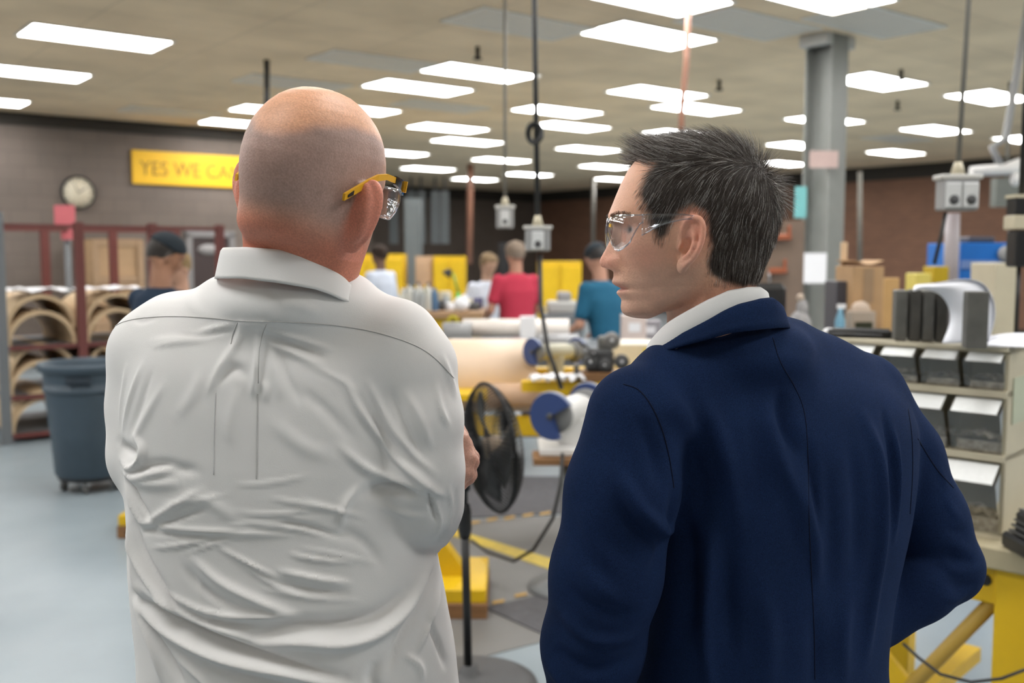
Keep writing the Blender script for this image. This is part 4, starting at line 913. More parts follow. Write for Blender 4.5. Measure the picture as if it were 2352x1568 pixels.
# stacked control pendant at the right edge
p = at(2345, 500, 3.6); t = thing('control_pendant', 'dark and beige control pendant hanging at the right edge', 'pendant', (p.x, p.y, p.z))
MB().tube([(0,0,.06),(0,0,CEIL-p.z)], .012, 8).build('cord', M_cable, t)
MB().box((.0,0,.075), (.085,.07,.012)).build('cap', M_beige, t); MB().box((0,0,.04), (.075,.07,.06), bev=.004).build('upper_block', M_black, t); MB().box((0,0,-.017), (.09,.075,.05), bev=.004).build('middle_block', M_beige, t); MB().box((.01,0,-.11), (.085,.075,.13), bev=.006).build('lower_block', M_black, t)
MB().tube([(0,0,-.17),(0,0,-.42)], .008, 8).build('lead', M_cable, t)
# white articulated arm near the ceiling, right
p = at(2290, 392, 7.0); t = thing('extraction_arm', 'white articulated tube arm in front of the brick wall at upper right', 'arm', (p.x, p.y, p.z))
MB().tube([(-.18,0,-.005),(.06,0,.01),(.16,0,.03)], [.035,.04,.06], 14).build('tube', mat('white_casting'), t); MB().ball((.12,-.02,-.06), (.035,.035,.05), 14).build('joint', mat('white_casting'), t); MB().tube([(.02,0,.04),(-.04,0,.16),(.05,0,.22),(.2,0,CEIL-p.z)], .025, 10).build('support', M_grey, t)
bxp('wall_box', 2280, 2338, 408, 474, 11.5, .15, mat('sage_grey', (.13,.14,.125), .5), 'sage grey electrical box behind the double outlet box', 'electrical box')
tp = at(2310, 440, 11.5); hang('wall_conduit', 'thin conduit rising above the sage grey electrical box', [(2312,380),(2312,408)], 11.58, .02, mat('grey_cord'), 'pipe')
# tool board with orange tools behind the spiky crown, dark chair
x0, x1 = X_(1740, 7.2), X_(1852, 7.2); t = thing('tool_board', 'tan tool board standing behind the dark hair, left of the column', 'board', ((x0+x1)/2, 7.3, 0)); hz = Zz(505, 7.2)
MB().box((0,0,.25+(hz-.25)/2), (x1-x0,.03,hz-.25)).build('panel', mat('tan_grey_board', (.21,.15,.11), .7, var=.15, scale=3), t)
for x in (-.15, .15): MB().box((x,.03,hz/2), (.05,.05,hz)).build('post', M_steel, t); MB().box((x,0,.02), (.05,.5,.04)).build('foot', M_steel, t)
for i, (px, py) in enumerate(((1800,544),(1790,622))):
    p = at(px, py, 7.2); t = thing('orange_clamp', 'orange clamp hanging on the tan board, %s of the two' % ['upper', 'lower'][i], 'clamp', (p.x, 7.24, p.z)); Mo = mat('orange_paint', (.34,.10,.045), .5)
    MB().box((0,0,0), (.13,.035,.045), bev=.008).build('handle', Mo, t); MB().box((.05,0,.045), (.02,.03,.08), bev=.004).build('jaw', Mo, t); MB().tube([(-.06,0,.0),(-.06,0,-.08)], .008, 8).build('screw', M_metal, t)
t = thing('office_chair', 'black high-backed office chair behind the blazer collar', 'chair', (X_(1795, 4.6), 4.75, 0), .3)
zc = Zz(655, 4.6); MB().box((0,.0,.48), (.48,.46,.08), bev=.03).build('seat', M_black, t); MB().box((0,.24,(zc+.62)/2), (.44,.07,zc-.62), bev=.03).build('backrest', M_black, t); MB().box((0,.26,.6), (.06,.03,.25)).build('back_bar', M_dgrey, t); MB().tube([(0,0,.08),(0,0,.45)], .025, 10).build('gas_lift', M_dgrey, t)
for k in range(5):
    a = k*2*math.pi/5; l_ = MB().tube([(0,0,.10),(math.cos(a)*.28,math.sin(a)*.28,.07)], [.025,.018], 8).build('leg', M_black, t); MB().ball((math.cos(a)*.28,math.sin(a)*.28,.03), .03, 10).build('caster', M_black, l_)
for s_ in (-1, 1): MB().tube([(s_*.24,.12,.5),(s_*.27,.10,.68),(s_*.27,-.12,.70)], .018, 8).build('armrest', M_black, t)
t = thing('plastic_bag', 'grey crumpled bag standing at the foot of the column by the blazer shoulder', 'bag', (X_(1845, 4.9), 4.95, z5+0)); MB().ball((0,0,.085), (.06,.06,.088), 16).ball((.01,0,.18), (.03,.03,.05), 12).build('bag', mat('mottled_grey', (.30,.29,.29), .6, var=.4, scale=30), t); MB().ball((0,0,.235), (.02,.02,.02), 10).build('knot', mat('pale_tan_cloth'), t)

# more bench clutter in the middle distance
t = thing('milling_machine', 'grey milling machine right of the red shirt, in front of the yellow cabinet', 'machine', (X_(1292, 9.8), 9.9, 0)); hz = Zz(720, 9.8)
MB().box((0,0,hz/2), (.40,.4,hz), bev=.01).build('base_cabinet', M_steel, t); MB().box((0,0,hz+.06), (.30,.26,.12), bev=.02).build('table_casting', mat('pale_grey_casting', (.40,.40,.38), .5), t); MB().box((.02,.02,hz+.16), (.14,.16,.10), bev=.02).build('head', M_grey, t)
MB().tube([(-.16,-.14,hz+.05),(-.26,-.16,hz+.06)], .012, 8).build('crank_handle', M_metal, t)
for i, (px, py0, py1, Y, w, c_, lab) in enumerate([(1455,722,775,7.3,.17,(.62,.52,.48),'pale pinkish carton on the steel bench behind the chin'),(1490,735,775,7.45,.16,(.30,.28,.30),'grey carton on the steel bench right of the pale pinkish one')]):
    x = X_(px, Y); h_ = Zz(py0, Y)-z2_; t = thing('carton', lab, 'box', (x, Y, z2_)); MB().box((0,0,h_/2), (w,.16,h_), bev=.003).build('box_body', mat('carton_%s' % ['pinkish', 'grey'][i], c_, .7), t); MB().box((0,-.0815,h_*.6), (w*.5,.003,h_*.3)).build('label', M_white, t)
for i, (px, w, h_, c_, lab) in enumerate([(952,.10,.05,M_dgrey,'low dark tray behind the row of bottles'),(1012,.06,.16,M_beige,'beige canister behind the green lamp base'),(1092,.05,.10,mat('indigo_paint', (.04,.04,.16), .4),'small indigo can at the right end of the far bench')]):
    o = MB().lathe([(0,0),(w*.95,0),(w,h_*.05),(w,h_*.92),(w*.8,h_),(0,h_)], n=20, caps=False).build('canister' if i else 'tray', c_); o.location = (X_(px, Y1), Y1+.62, z1); tag(o, lab, 'canister' if i else 'tray')
# ---------------------------------------------------------------- people in the foreground
# head tables in metres: z, front of the face without the nose, profile line, back of the skull, half width
HT = np.array([
 (-.110,.020,.020,-.060,.012),(-.1,.045,.045,-.066,.026),(-.096,.052,.052,-.07,.031),(-.0926,.064,.065,-.072,.036),(-.088,.0735,.0755,-.075,.042),(-.0824,.077,.0790,-.078,.047),(-.0766,.078,.0800,-.08,.050),
 (-.0672,.078,.0788,-.083,.0545),(-.0634,.0795,.0820,-.085,.056),(-.0587,.081,.0850,-.087,.0575),(-.053,.0815,.0815,-.089,.0595),(-.049,.083,.0870,-.09,.060),(-.0446,.0845,.0915,-.092,.0615),
 (-.0386,.085,.0893,-.095,.063),(-.0314,.085,.0893,-.098,.065),(-.0287,.085,.0960,-.099,.0655),(-.0264,.085,.1045,-.1,.066),(-.0215,.085,.1074,-.102,.067),(-.016,.085,.1066,-.104,.068),(-.0028,.085,.0992,-.109,.0703),
 (.0066,.085,.0945,-.112,.0718),(.017,.086,.0915,-.115,.0737),(.0237,.088,.0905,-.116,.0748),(.030,.0905,.0935,-.117,.076),(.037,.0925,.0953,-.1175,.077),(.047,.0925,.0930,-.1175,.078),
 (.062,.0870,.0870,-.1145,.0785),(.079,.0800,.0800,-.108,.0765),(.094,.0722,.0722,-.099,.0718),(.105,.0640,.0640,-.090,.0658),(.115,.053,.053,-.079,.057),(.123,.040,.040,-.066,.046),(.129,.024,.024,-.050,.034),(.1325,.008,.008,-.034,.020),(.134,-.008,-.008,-.018,.005)])
def head_field(L, w_sc=1., b_sc=1., ns=1., jaw=True, crown=0.):
    x, y, z = L; T = HT; zc = np.clip(z, T[0,0], T[-1,0]); q = lambda c: np.interp(zc, T[:,0], T[:,c]).astype(F32)
    yf, pm, yb, w = q(1), q(2), q(3)*b_sc, q(4)*w_sc
    if crown: w = w*np.interp(zc, [0,.03,.065,.0875,.112,.134], [1,1-.1*crown,1-.28*crown,1-.42*crown,1-.75*crown,1-crown]).astype(F32)
    yc = -.012-.0*zc; yc = np.minimum(np.maximum(yb+.004, -.014), yf-.004)
    nf = np.interp(zc, [-.1,-.06,-.02,.03,.1,.134], [1.75,1.85,2.15,2.35,2.2,2.0]).astype(F32)
    ax_ = np.abs(x)
    # nose and lips ride on the base face
    sg = np.interp(zc, [-.06,-.032,-.026,-.016,-.002,.01,.024,.04], [.024,.022,.0125,.0125,.0098,.008,.0085,.02]).astype(F32)*ns
    lip = (pm-yf)*np.exp(-(x/sg)**2)
    wing = .008*np.exp(-((ax_-.0145)/.006)**2-((z+.020)/.008)**2)
    eye = -.0135*np.exp(-((ax_-.030)/.013)**2-((z-.021)/.0105)**2)+.0055*np.exp(-((ax_-.030)/.012)**2-((z-.0195)/.008)**2)
    brow = .004*np.exp(-((ax_-.026)/.018)**2-((z-.038)/.006)**2)
    cheek = .005*np.exp(-((ax_-.046)/.018)**2-((z+.004)/.016)**2)
    nl = -.002*np.exp(-((ax_-.030-(-.03-z)*.25)/.005)**2-((z+.036)/.016)**2)
    lips = .0012*np.exp(-(ax_/.02)**2)*(np.exp(-((z+.0475)/.003)**2)+np.exp(-((z+.0585)/.003)**2))-.0025*np.exp(-(ax_/.023)**4-((z+.053)/.0016)**2)
    B = lip+wing+eye+brow+cheek+nl+lips
    tt = sstep(.0, .5, (y-yc)/np.maximum(yf-yc, .01)); yy = y-B*tt
    front = yy > yc; LL = np.where(front, yf-yc, yc-yb); nn = np.where(front, nf, 2.2)
    f = ((ax_/np.maximum(w, .004))**nn+(np.abs(yy-yc)/np.maximum(LL, .004))**nn)**(1/nn)
    d = (f-1)*np.minimum(w, LL)
    if jaw:
        zj = np.interp(y, [-.06,-.02,.01,.045,.07,.09], [-.045,-.058,-.070,-.092,-.097,-.10]).astype(F32)
        d = smax(d, (zj-z)*.85, .016)
    d = smax(d, z-.1335, .006)
    # temples slightly hollow
    d = d+.0035*np.exp(-((y-.045)/.02)**2-((z-.035)/.022)**2-((ax_-.07)/.02)**2)
    return d
def place(Vl, c, R, root): return (Vl @ R.T)+np.array(c)-np.array(root)

def bvh_of(V, Q):
    from mathutils.bvhtree import BVHTree
    return BVHTree.FromPolygons([tuple(v) for v in V], [tuple(q) for q in Q])
def hug(bvh, pts, off=.0006):
    # drop a line given as picture points onto the cloth
    out = []; o = Vector((0,0,CAMZ))
    for x, y in spl(pts, 8):
        h = bvh.ray_cast(o, ray(x, y).normalized())
        if h[0] is not None:
            if out and (h[0]-out[-1]).length > .05: continue
            out.append(h[0]+h[1]*off*(1 if h[1].y < 0 else -1))
    return out
def seam(name, lines, bvh, m, root, r=.0007, parent=None, off=.0004):
    for ln in lines:
        p = hug(bvh, ln, off)
        if len(p) > 2: MB().tube([q-Vector(root) for q in p], r, 5).build(name, m, parent)

# ================================================================= the bald man in the white shirt
ROOT_A = (-.30, 1.27, 0)
A = thing('person', 'bald person in a white shirt with folded arms and yellow-templed safety glasses, seen from behind', 'person', ROOT_A)
def build_A():
    c = at(723, 466, 1.225); yaw = math.radians(24); R = rot_of(yaw, math.radians(-4), math.radians(10)); sc = 1.005
    # --- skin, head and neck (one field)
    ax, P = sgrid((-.43, 1.00, 1.36), (-.06, 1.42, 1.81), .0024)
    Lx = [P[0]-c.x, P[1]-c.y, P[2]-c.z]; L = tuple((Lx[0]*R[0,i]+Lx[1]*R[1,i]+Lx[2]*R[2,i])/sc for i in range(3))
    d = head_field(L, .95, .96, crown=.2)*sc
    for s in (-1, 1): d = smin(d, ear(L, s, (.0775, -.020, -.006) if s > 0 else (-.0815, -.010, -.002), tilt=1.22 if s > 0 else .92, sc=1.17, lean=.10, back=True)*sc, .006)
    nb = at(680, 645, 1.255); nt_ = at(703, 520, 1.235)
    neck = cap(P, (nt_.x, nt_.y, nt_.z), (nb.x, nb.y, nb.z-.03), .0745, .066)
    roll = ell(P, (nt_.x-.004, nt_.y-.052, nt_.z+.005), (.060,.030,.022))
    neck = smin(neck, roll, .02)
    d = smin(d, neck, .022)
    d = smin(d, loft(P, [1.36,1.40,1.46,1.50], -.28, 1.28, [.13,.13,.10,.06], [.07,.07,.06,.04], 2.2), .02)
    V, Q = nets(ax, d); V = lap(V, Q, 1, .3)
    l = (V-np.array(c)) @ R/sc
    # skin tone: warm bald crown, grey shaved stubble band, ruddy neck and ears
    y_, z_ = l[:,1], l[:,2]; n1 = fnoise(V*14, 3, 4); n2 = fnoise(V*5, 9, 3)
    base = np.array([.60,.31,.205]); crown = np.array([.68,.36,.22]); stub = np.array([.385,.25,.21]); neckc = np.array([.60,.215,.135]); earc = np.array([.70,.27,.19])
    crest = sstep(-.010, .014, z_-.068-6.5*l[:,0]**2+.004*n1)
    st = sstep(-.052, -.012, z_+.012*n2+.1*y_)*(1-crest)*sstep(.075, .02, y_)
    nk = sstep(-.005, -.05, z_+.01*n2)
    C = base*(1-nk[:,None])+neckc*nk[:,None]
    C = C*(1-st[:,None])+(stub*(1+.10*n1[:,None]))*st[:,None]; C = C*(1-crest[:,None])+crown*crest[:,None]
    er = sstep(.001, .008, np.abs(l[:,0])-np.interp(z_, HT[:,0], HT[:,4])*.95)*(np.abs(z_) < .06)*(y_ > -.05)*(y_ < .04)
    C = C*(1-er[:,None])+earc*er[:,None]; C = C*(1+.05*fnoise(V*40, 5, 3)[:,None])
    parts = [(V, Q, C)]
    # --- the left hand tucked round the right upper arm
    ax, P = sgrid((-.16, 1.14, 1.19), (-.02, 1.42, 1.46), .0017)
    hp = lambda x, y, Y: tuple(at(x, y, Y))
    d = chain(P, [hp(985,1000,1.38), hp(1036,1008,1.335)], [.027,.024], .01)
    d = smin(d, ell(P, hp(1043,1020,1.312), (.018,.032,.031)), .010)
    kn = [(1059,1010,1.268,1076,1052,1.262,1071,1086,1.256,1055,1110,1.252,.0088),(1064,1022,1.288,1082,1060,1.286,1074,1096,1.28,1058,1116,1.274,.0089),(1065,1018,1.307,1083,1050,1.308,1078,1090,1.304,1062,1112,1.298,.0086),(1060,1006,1.325,1076,1036,1.328,1073,1070,1.326,1060,1094,1.32,.0076)]
    for k in kn:
        fpts = [hp(1050,990,(k[2]+1.30)/2), hp(k[0],k[1],k[2]), hp(k[3],k[4],k[5]), hp(k[6],k[7],k[8]), hp(k[9],k[10],k[11])]; r_ = k[12]
        fd = chain(P, fpts, [r_*1.25, r_*1.22, r_*1.1, r_*.98, r_*.84], .003)
        for q_ in fpts[1:4]: fd = smin(fd, ell(P, q_, (r_*1.18, r_*1.1, r_*1.05)), .003)
        d = smin(d, fd, .0014)
    d = smin(d, chain(P, [hp(1040,985,1.335), hp(1012,960,1.345), hp(985,962,1.34)], [.013,.0115,.0095], .004), .006)
    # tendons and loose skin
    for k in kn: d = smin(d, chain(P, [hp(1056,978,(k[2]+1.305)/2), hp(k[0]+3,k[1]-4,k[2])], [.0035,.0038], .002)-.0, .006)
    V, Q = nets(ax, d); Nn = vnormals(V, Q); wr = fnoise(V*np.array([60,60,25]), 2, 4); V = V+Nn*(.0007*wr)[:,None]
    C = np.tile(np.array([.56,.31,.235]), (len(V),1))*(1+.10*fnoise(V*30, 8, 4)[:,None]); parts.append((V, Q, C))
    # --- body inside the clothes (coarse)
    ax, P = sgrid((-.56, 1.12, .02), (-.05, 1.50, 1.48), .009)
    d = loft(P, [.86,.95,1.05,1.2,1.35,1.46], -.30, 1.30, [.15,.15,.15,.15,.155,.13], [.10,.10,.10,.10,.10,.07], 2.2)
    for x in (-.39, -.21): d = smin(d, chain(P, [(x,1.30,.92),(x,1.29,.50),(x,1.29,.08)], [.075,.055,.04], .01), .03); d = smin(d, ell(P, (x,1.34,.065), (.04,.11,.035)), .02)
    V, Q = nets(ax, d, 1); parts.append((V, Q, np.tile(np.array([.55,.30,.22]), (len(V),1))))
    off = 0; VV, QQ, CC = [], [], []
    for V, Q, C in parts: VV.append(V); QQ.append(Q+off); CC.append(C); off += len(V)
    np_mesh('body', np.concatenate(VV)-np.array(ROOT_A), np.concatenate(QQ), skin_mat('bald_head_skin', .17, 420), A, np.clip(np.concatenate(CC), 0, 1))

    # --- shirt
    Ys = 1.275
    X = lambda px, Y=Ys: at(px, 800, Y).x
    Z = lambda py, Y=Ys: at(1176, py, Y).z
    ax, P = sgrid((-.575, 1.02, .90), (-.04, 1.64, 1.60), .0035)
    rows = [(1640,302,1052,.145),(1568,300,1046,.145),(1480,298,1036,.142),(1400,293,1020,.138),(1300,286,1000,.135),(1200,286,984,.133),(1100,282,984,.132),(1000,282,990,.130),(900,284,1000,.125),(820,296,1000,.115),(760,320,960,.098),(715,370,915,.080),(685,430,860,.062),(662,520,800,.045)]
    zs = [Z(r_[0]) for r_ in rows]; cx = [(X(r_[1])+X(r_[2]))/2 for r_ in rows]; rx = [(X(r_[2])-X(r_[1]))/2 for r_ in rows]; ry = [r_[3] for r_ in rows]
    z2, cx2, rx2, ry2 = smooth_rows(np.array(zs), cx, rx, ry)
    d = loft(P, z2, cx2, Ys+.015, rx2, ry2, 2.45, .012)
    hp = lambda x, y, Y=Ys: tuple(at(x, y, Y))
    d = smin(d, chain(P, [hp(660,735,1.27), hp(520,742,1.28), hp(410,775,1.30), hp(358,812,1.30)], [.050,.050,.055,.055], .02), .03)
    d = smin(d, chain(P, [hp(700,742,1.27), hp(810,757,1.255), hp(905,792,1.245), hp(948,842,1.24)], [.050,.050,.054,.053], .02), .03)
    la = chain(P, [hp(358,812,1.30), hp(352,930,1.30), hp(350,1042,1.29)], [.055,.055,.053], .02)
    la = smin(la, chain(P, [hp(352,1044,1.29), hp(425,1056,1.42), hp(640,1040,1.50), hp(900,1010,1.47), hp(975,1002,1.40)], [.052,.046,.043,.036,.032], .02), .02)
    d = smin(d, la, .018)
    ra = chain(P, [hp(948,842,1.24), hp(962,960,1.235), hp(966,1080,1.235), hp(972,1150,1.245)], [.053,.052,.0515,.049], .02)
    ra = smin(ra, chain(P, [hp(978,1150,1.25), hp(1000,1195,1.28), hp(1006,1228,1.30)], [.046,.029,.018], .01), .016)
    ra = smin(ra, chain(P, [hp(975,1165,1.26), hp(900,1120,1.42), hp(700,1080,1.47), hp(520,1080,1.45)], [.044,.044,.042,.036], .02), .02)
    d = smin(d, ra, .010)
    d = smin(d, ell(P, hp(672,698,1.262), (.100,.098,.054)), .03)
    V, Q = nets(ax, d); V = lap(V, Q, 3, .45); N = vnormals(V, Q)
    st = [
     ([(380,1150),(450,1140),(540,1120)],5,1.6),([(700,1130),(780,1160),(850,1185)],5,1.6),([(430,1262),(520,1228),(600,1205)],5,1.5),([(530,1195),(640,1180),(760,1175)],4,1.5),([(560,1265),(640,1320),(700,1345)],5,1.8),([(620,1330),(720,1350),(830,1365)],6,2.0),([(700,1240),(790,1262),(870,1290)],5,1.6),([(340,800),(400,790),(470,785)],6,1.5),([(700,830),(770,860),(830,900)],8,1.6),([(470,1300),(480,1340),(520,1370)],6,1.8),([(560,1100),(640,1095),(720,1080)],6,1.3),
     ([(455,762),(500,752),(545,744)],9,2.6),([(330,790),(430,778),(530,762)],14,2.2),([(400,772),(470,772),(535,757)],8,-2.4),([(620,752),(690,778),(765,803)],8,3.6),([(618,784),(680,812),(745,838)],10,4.2),([(625,768),(690,795),(750,820)],7,-3.4),
     ([(560,760),(530,815),(505,862),(490,898)],12,4.5),([(602,760),(600,820),(596,870),(592,905)],10,7),([(612,870),(622,890),(618,915)],8,3.5),([(620,790),(645,860),(655,915)],14,2.8),
     ([(510,872),(545,842),(580,862)],17,-4.5),([(640,800),(665,860),(700,920)],12,-2.4),([(560,880),(540,960),(545,1010)],16,2.0),([(470,850),(455,900),(420,950)],20,2.5),
     ([(315,840),(285,920),(258,1000)],9,3),([(345,850),(320,930),(290,1000)],12,-2.4),([(262,850),(250,930),(246,985)],8,2.4),([(380,880),(340,950),(300,1015)],13,2.6),
     ([(248,1030),(275,1042),(305,1038)],18,-9),([(252,1068),(290,1080),(322,1060),(330,1030),(305,1005)],11,6),([(262,1092),(300,1100),(360,1082),(430,1058)],13,5),([(310,1078),(390,1062),(470,1072)],16,-4.2),([(290,1112),(350,1108),(430,1100)],15,3.2),
     ([(270,1105),(300,1165),(330,1205)],8,4.5),([(285,1102),(318,1150),(350,1190)],9,-5),([(330,1205),(400,1160),(480,1110)],10,3.2),([(320,1225),(400,1190),(500,1150)],8,-2.5),
     ([(795,870),(840,950),(905,1040),(980,1110),(1020,1140)],13,7.5),([(850,880),(885,950),(945,1030),(1000,1085)],11,5),([(822,900),(868,980),(925,1060)],12,-5.5),([(935,900),(970,960),(990,1020)],10,4.5),([(900,900),(935,980),(975,1060)],13,-4.5),([(1000,880),(1012,940),(1030,980)],9,4),([(1015,820),(1030,870),(1045,920)],8,3.5),
     ([(790,1020),(850,1075),(920,1105),(985,1130)],13,6),([(845,1125),(890,1118),(960,1130)],20,-9),([(830,1108),(800,1150),(790,1195)],12,4),([(870,1160),(920,1180),(975,1190)],14,2.5),
     ([(1000,1150),(1010,1200),(1002,1255)],6,2.2),([(1030,1120),(1035,1180),(1020,1240)],6,2.5),([(1045,1130),(1045,1180),(1035,1225)],5,-2),([(985,1118),(992,1160),(1000,1195)],5,-7),
     ([(300,1198),(420,1202),(560,1206),(680,1212)],7,2.8),([(310,1214),(430,1218),(560,1222)],8,-2),([(350,1255),(430,1238),(520,1212)],6,2.2),([(520,1240),(590,1275),(650,1305)],5,3.2),([(600,1190),(680,1195),(760,1215)],6,2.4),([(640,1130),(740,1150),(820,1172)],6,2.2),([(560,1160),(660,1165),(745,1150)],5,1.8),
     ([(460,1270),(530,1320),(620,1362),(690,1390)],13,5),([(440,1290),(500,1345),(590,1385)],14,-4),([(660,1292),(740,1310),(810,1325)],9,4.5),([(650,1315),(730,1335),(800,1345)],10,-3.5),([(680,1255),(750,1270),(820,1280)],6,3),([(640,1175),(720,1195),(800,1225)],9,-3),([(780,1200),(840,1240),(880,1300)],18,-3),
     ([(380,1345),(500,1385),(610,1392),(700,1388)],8,4.8),([(390,1370),(500,1405),(620,1412)],10,-4),([(275,1190),(300,1270),(350,1335),(415,1395)],12,6),([(296,1190),(330,1270),(390,1345),(430,1400)],12,-5),([(290,1240),(300,1330),(330,1390)],14,4),
     ([(300,1372),(400,1408),(520,1448),(640,1482),(800,1530)],17,-11),([(318,1348),(420,1385),(520,1420),(620,1450)],12,5),([(310,1400),(420,1448),(540,1488),(700,1520),(820,1556)],15,8.5),([(605,1452),(700,1448),(800,1456),(880,1440),(940,1395),(972,1335)],17,9.5),([(600,1436),(680,1412),(780,1412),(870,1400),(930,1360)],22,-9),
     ([(300,1400),(350,1470),(385,1560)],14,5),([(330,1420),(400,1500),(440,1560)],14,-6),([(490,1500),(620,1530),(760,1560)],12,-4),([(420,1490),(480,1530),(520,1568)],12,4),
     ([(1000,1330),(960,1400),(915,1470),(900,1520)],11,-6),([(1010,1370),(985,1440),(960,1500)],9,5),([(975,1440),(1000,1500),(1020,1568)],7,-4),([(990,1310),(1010,1400),(1025,1480)],8,4),([(930,1500),(960,1530),(970,1568)],10,4),([(870,1500),(860,1540),(880,1580)],18,-5),
     ([(700,890),(760,940),(820,1010)],18,-2.5),([(640,960),(700,1010),(760,1040)],24,2.4),([(430,1130),(500,1140),(560,1180)],22,2.0),([(400,690),(440,715),(500,735)],20,1.5),([(650,690),(700,700),(740,720)],15,1.8),([(620,660),(650,690),(640,725)],12,-1.6),
     ([(260,740),(290,745),(330,735)],8,-1.5),
    ]
    st = [(p, max(w*.72, 3.8), a*(1.2 if p[0][1] < 1050 else 1.5)) for p, w, a in st]
    V = folds(V, N, st, 1.19)
    N = vnormals(V, Q); fn = fnoise(V*np.array([3.2,3,5.5]), 21, 4); V = V+N*(.0011*fn*sstep(1.52, 1.35, V[:,2]))[:,None]
    # box pleat plateau below the yoke
    p = V[:, [0,2]]; pl = px2([(579,738),(566,790),(562,850)], 1.17); dd, _, t, _ = seg_d(p, pl, [1,1,1]); V = V+N*(.0028*sstep(.020,.0155,dd)*(1-t)*(V[:,1] < 1.25)*sstep(at(0,738,1.17).z+.004, at(0,738,1.17).z-.004, V[:,2]))[:,None]
    M_sh = cloth_mat('white_shirt_cotton', (.765,.755,.745), .8, var=.015, scale=6, weave=900, wb=.12)
    sh = np_mesh('shirt', V-np.array(ROOT_A), Q, M_sh, A); sh['label'] = 'white long-sleeved cotton shirt'
    bvh = bvh_of(V, Q); M_th = cloth_mat('shirt_seam_grey', (.52,.51,.50), .9)
    seam('yoke_seam', [[(263,750),(285,739),(330,730),(400,727),(480,730),(560,737),(640,739),(740,744),(840,758),(920,780),(975,805),(1015,838),(1042,868)]], bvh, M_th, ROOT_A, .0006, sh)
    seam('pleat_seam', [[(613,742),(601,775),(595,815),(593,880)],[(592,905),(590,1000),(589,1100)],[(546,741),(536,765),(531,790)]], bvh, M_th, ROOT_A, .0006, sh)
    seam('pleat_seam', [[(495,900),(492,1000),(491,1090)]], bvh, cloth_mat('shirt_seam_pale', (.62,.615,.62), .9), ROOT_A, .0005, sh)
    # --- folded collar
    cc = Vector((at(668, 610, 1.245).x, 1.245, 0)); back = math.radians(-20)
    G = []; n = 96
    TA = [-180,-130,-90,-60,-25,0,10,30,42,52,70,90,130,180]
    TT = [720,640,572,570,569,574,578,592,603,622,650,680,715,720]
    TB = [780,700,641,639,639,648,653,664,676,688,702,715,750,780]
    for i in range(n+1):
        f = -1+2*i/n; an = f*math.pi*.985; dg = math.degrees(an); row = []; Yl = cc.y-math.cos(an)*.088
        zt = at(1176, float(np.interp(dg, TA, TT)), Yl).z; zb = at(1176, float(np.interp(dg, TA, TB)), Yl).z
        for s_, rr in ((.35,.077), (.05,.0785), (0,.0805), (.08,.0825), (.3,.0845), (.6,.087), (.9,.0895), (1.0,.0905)):
            row.append(Vector((cc.x+math.sin(an)*rr, cc.y-math.cos(an)*rr*.98, zt-s_*(zt-zb))))
        G.append([v-Vector(ROOT_A) for v in row])
    co = MB().grid(G).build('collar', M_sh, sh, solid=.0022)
    # --- trousers and shoes (below the picture)
    ax, P = sgrid((-.56, 1.10, .03), (-.05, 1.52, 1.02), .009)
    d = loft(P, [.84,.90,.98,1.0], -.30, 1.29, [.185,.18,.172,.170], [.135,.13,.125,.125], 2.3)
    for x in (-.395, -.205): d = smin(d, chain(P, [(x,1.29,.88),(x,1.28,.50),(x,1.29,.10)], [.098,.078,.068], .01), .03)
    V, Q = nets(ax, d, 1); np_mesh('trousers', V-np.array(ROOT_A), Q, cloth_mat('khaki_twill', (.30,.25,.18)), A)
    for x in (-.395, -.205):
        ax, P = sgrid((x-.07, 1.19, -.01), (x+.07, 1.50, .14), .006); d = smax(smin(ell(P, (x,1.36,.03), (.048,.13,.05)), ell(P, (x,1.28,.06), (.042,.065,.06)), .02), -P[2], .004)
        V, Q = nets(ax, d, 1); np_mesh('shoe', V-np.array(ROOT_A), Q, mat('brown_leather', (.06,.03,.02), .35), A)
    # --- safety glasses with yellow temples
    g = bpy.data.objects.new('safety_glasses', None); COL.objects.link(g); g.parent = A; g['label'] = 'clear safety glasses with yellow temples'
    T = lambda p: Vector(c)+Vector(R @ (np.array(p)*sc))-Vector(ROOT_A)
    def flat(pts, hs, th, name, m, par):
        G = []
        for i, (p, h) in enumerate(zip(pts, hs)):
            p = np.array(p); sx = 1 if p[0] > 0 else -1
            G.append([T(p+np.array(o)) for o in ((0,0,-h),(sx*th,0,-h),(sx*th,0,h),(0,0,h))])
        mb = MB(); mb.grid(G, False, True); mb.f += [(0,1,2,3), tuple(len(mb.v)-4+k for k in (3,2,1,0))]; mb.sm += [False, False]; return mb.build(name, m, par)
    Myl = mat('temple_yellow', (.80,.42,.02), .35, var=.02); Mbk = mat('temple_black', (.02,.02,.02), .4, var=0)
    for s in (-1, 1):
        path = [(s*.0745,-.056,.012),(s*.0775,-.040,.022),(s*.080,-.020,.034),(s*.0815,-.004,.042),(s*.080,.018,.046),(s*.077,.042,.045)]
        tp = flat(path, [.0040,.0042,.0040,.0038,.0036,.0036], .0032, 'temple', Myl, g)
        flat([(s*.0779,-.052,.0139),(s*.0792,-.044,.0190)], [.0016,.0026], .0016, 'temple_slot', Mbk, tp)
        flat([(s*.077,.042,.045),(s*.0755,.058,.042),(s*.073,.071,.037)], [.0050,.0062,.0075], .0045, 'side_arm', clear_mat('smoky_clear', (.35,.36,.38), .35), g)
        flat([(s*.0775,.066,.0405),(s*.0765,.069,.040)], [.0066,.0068], .0052, 'arm_band', Myl, g)
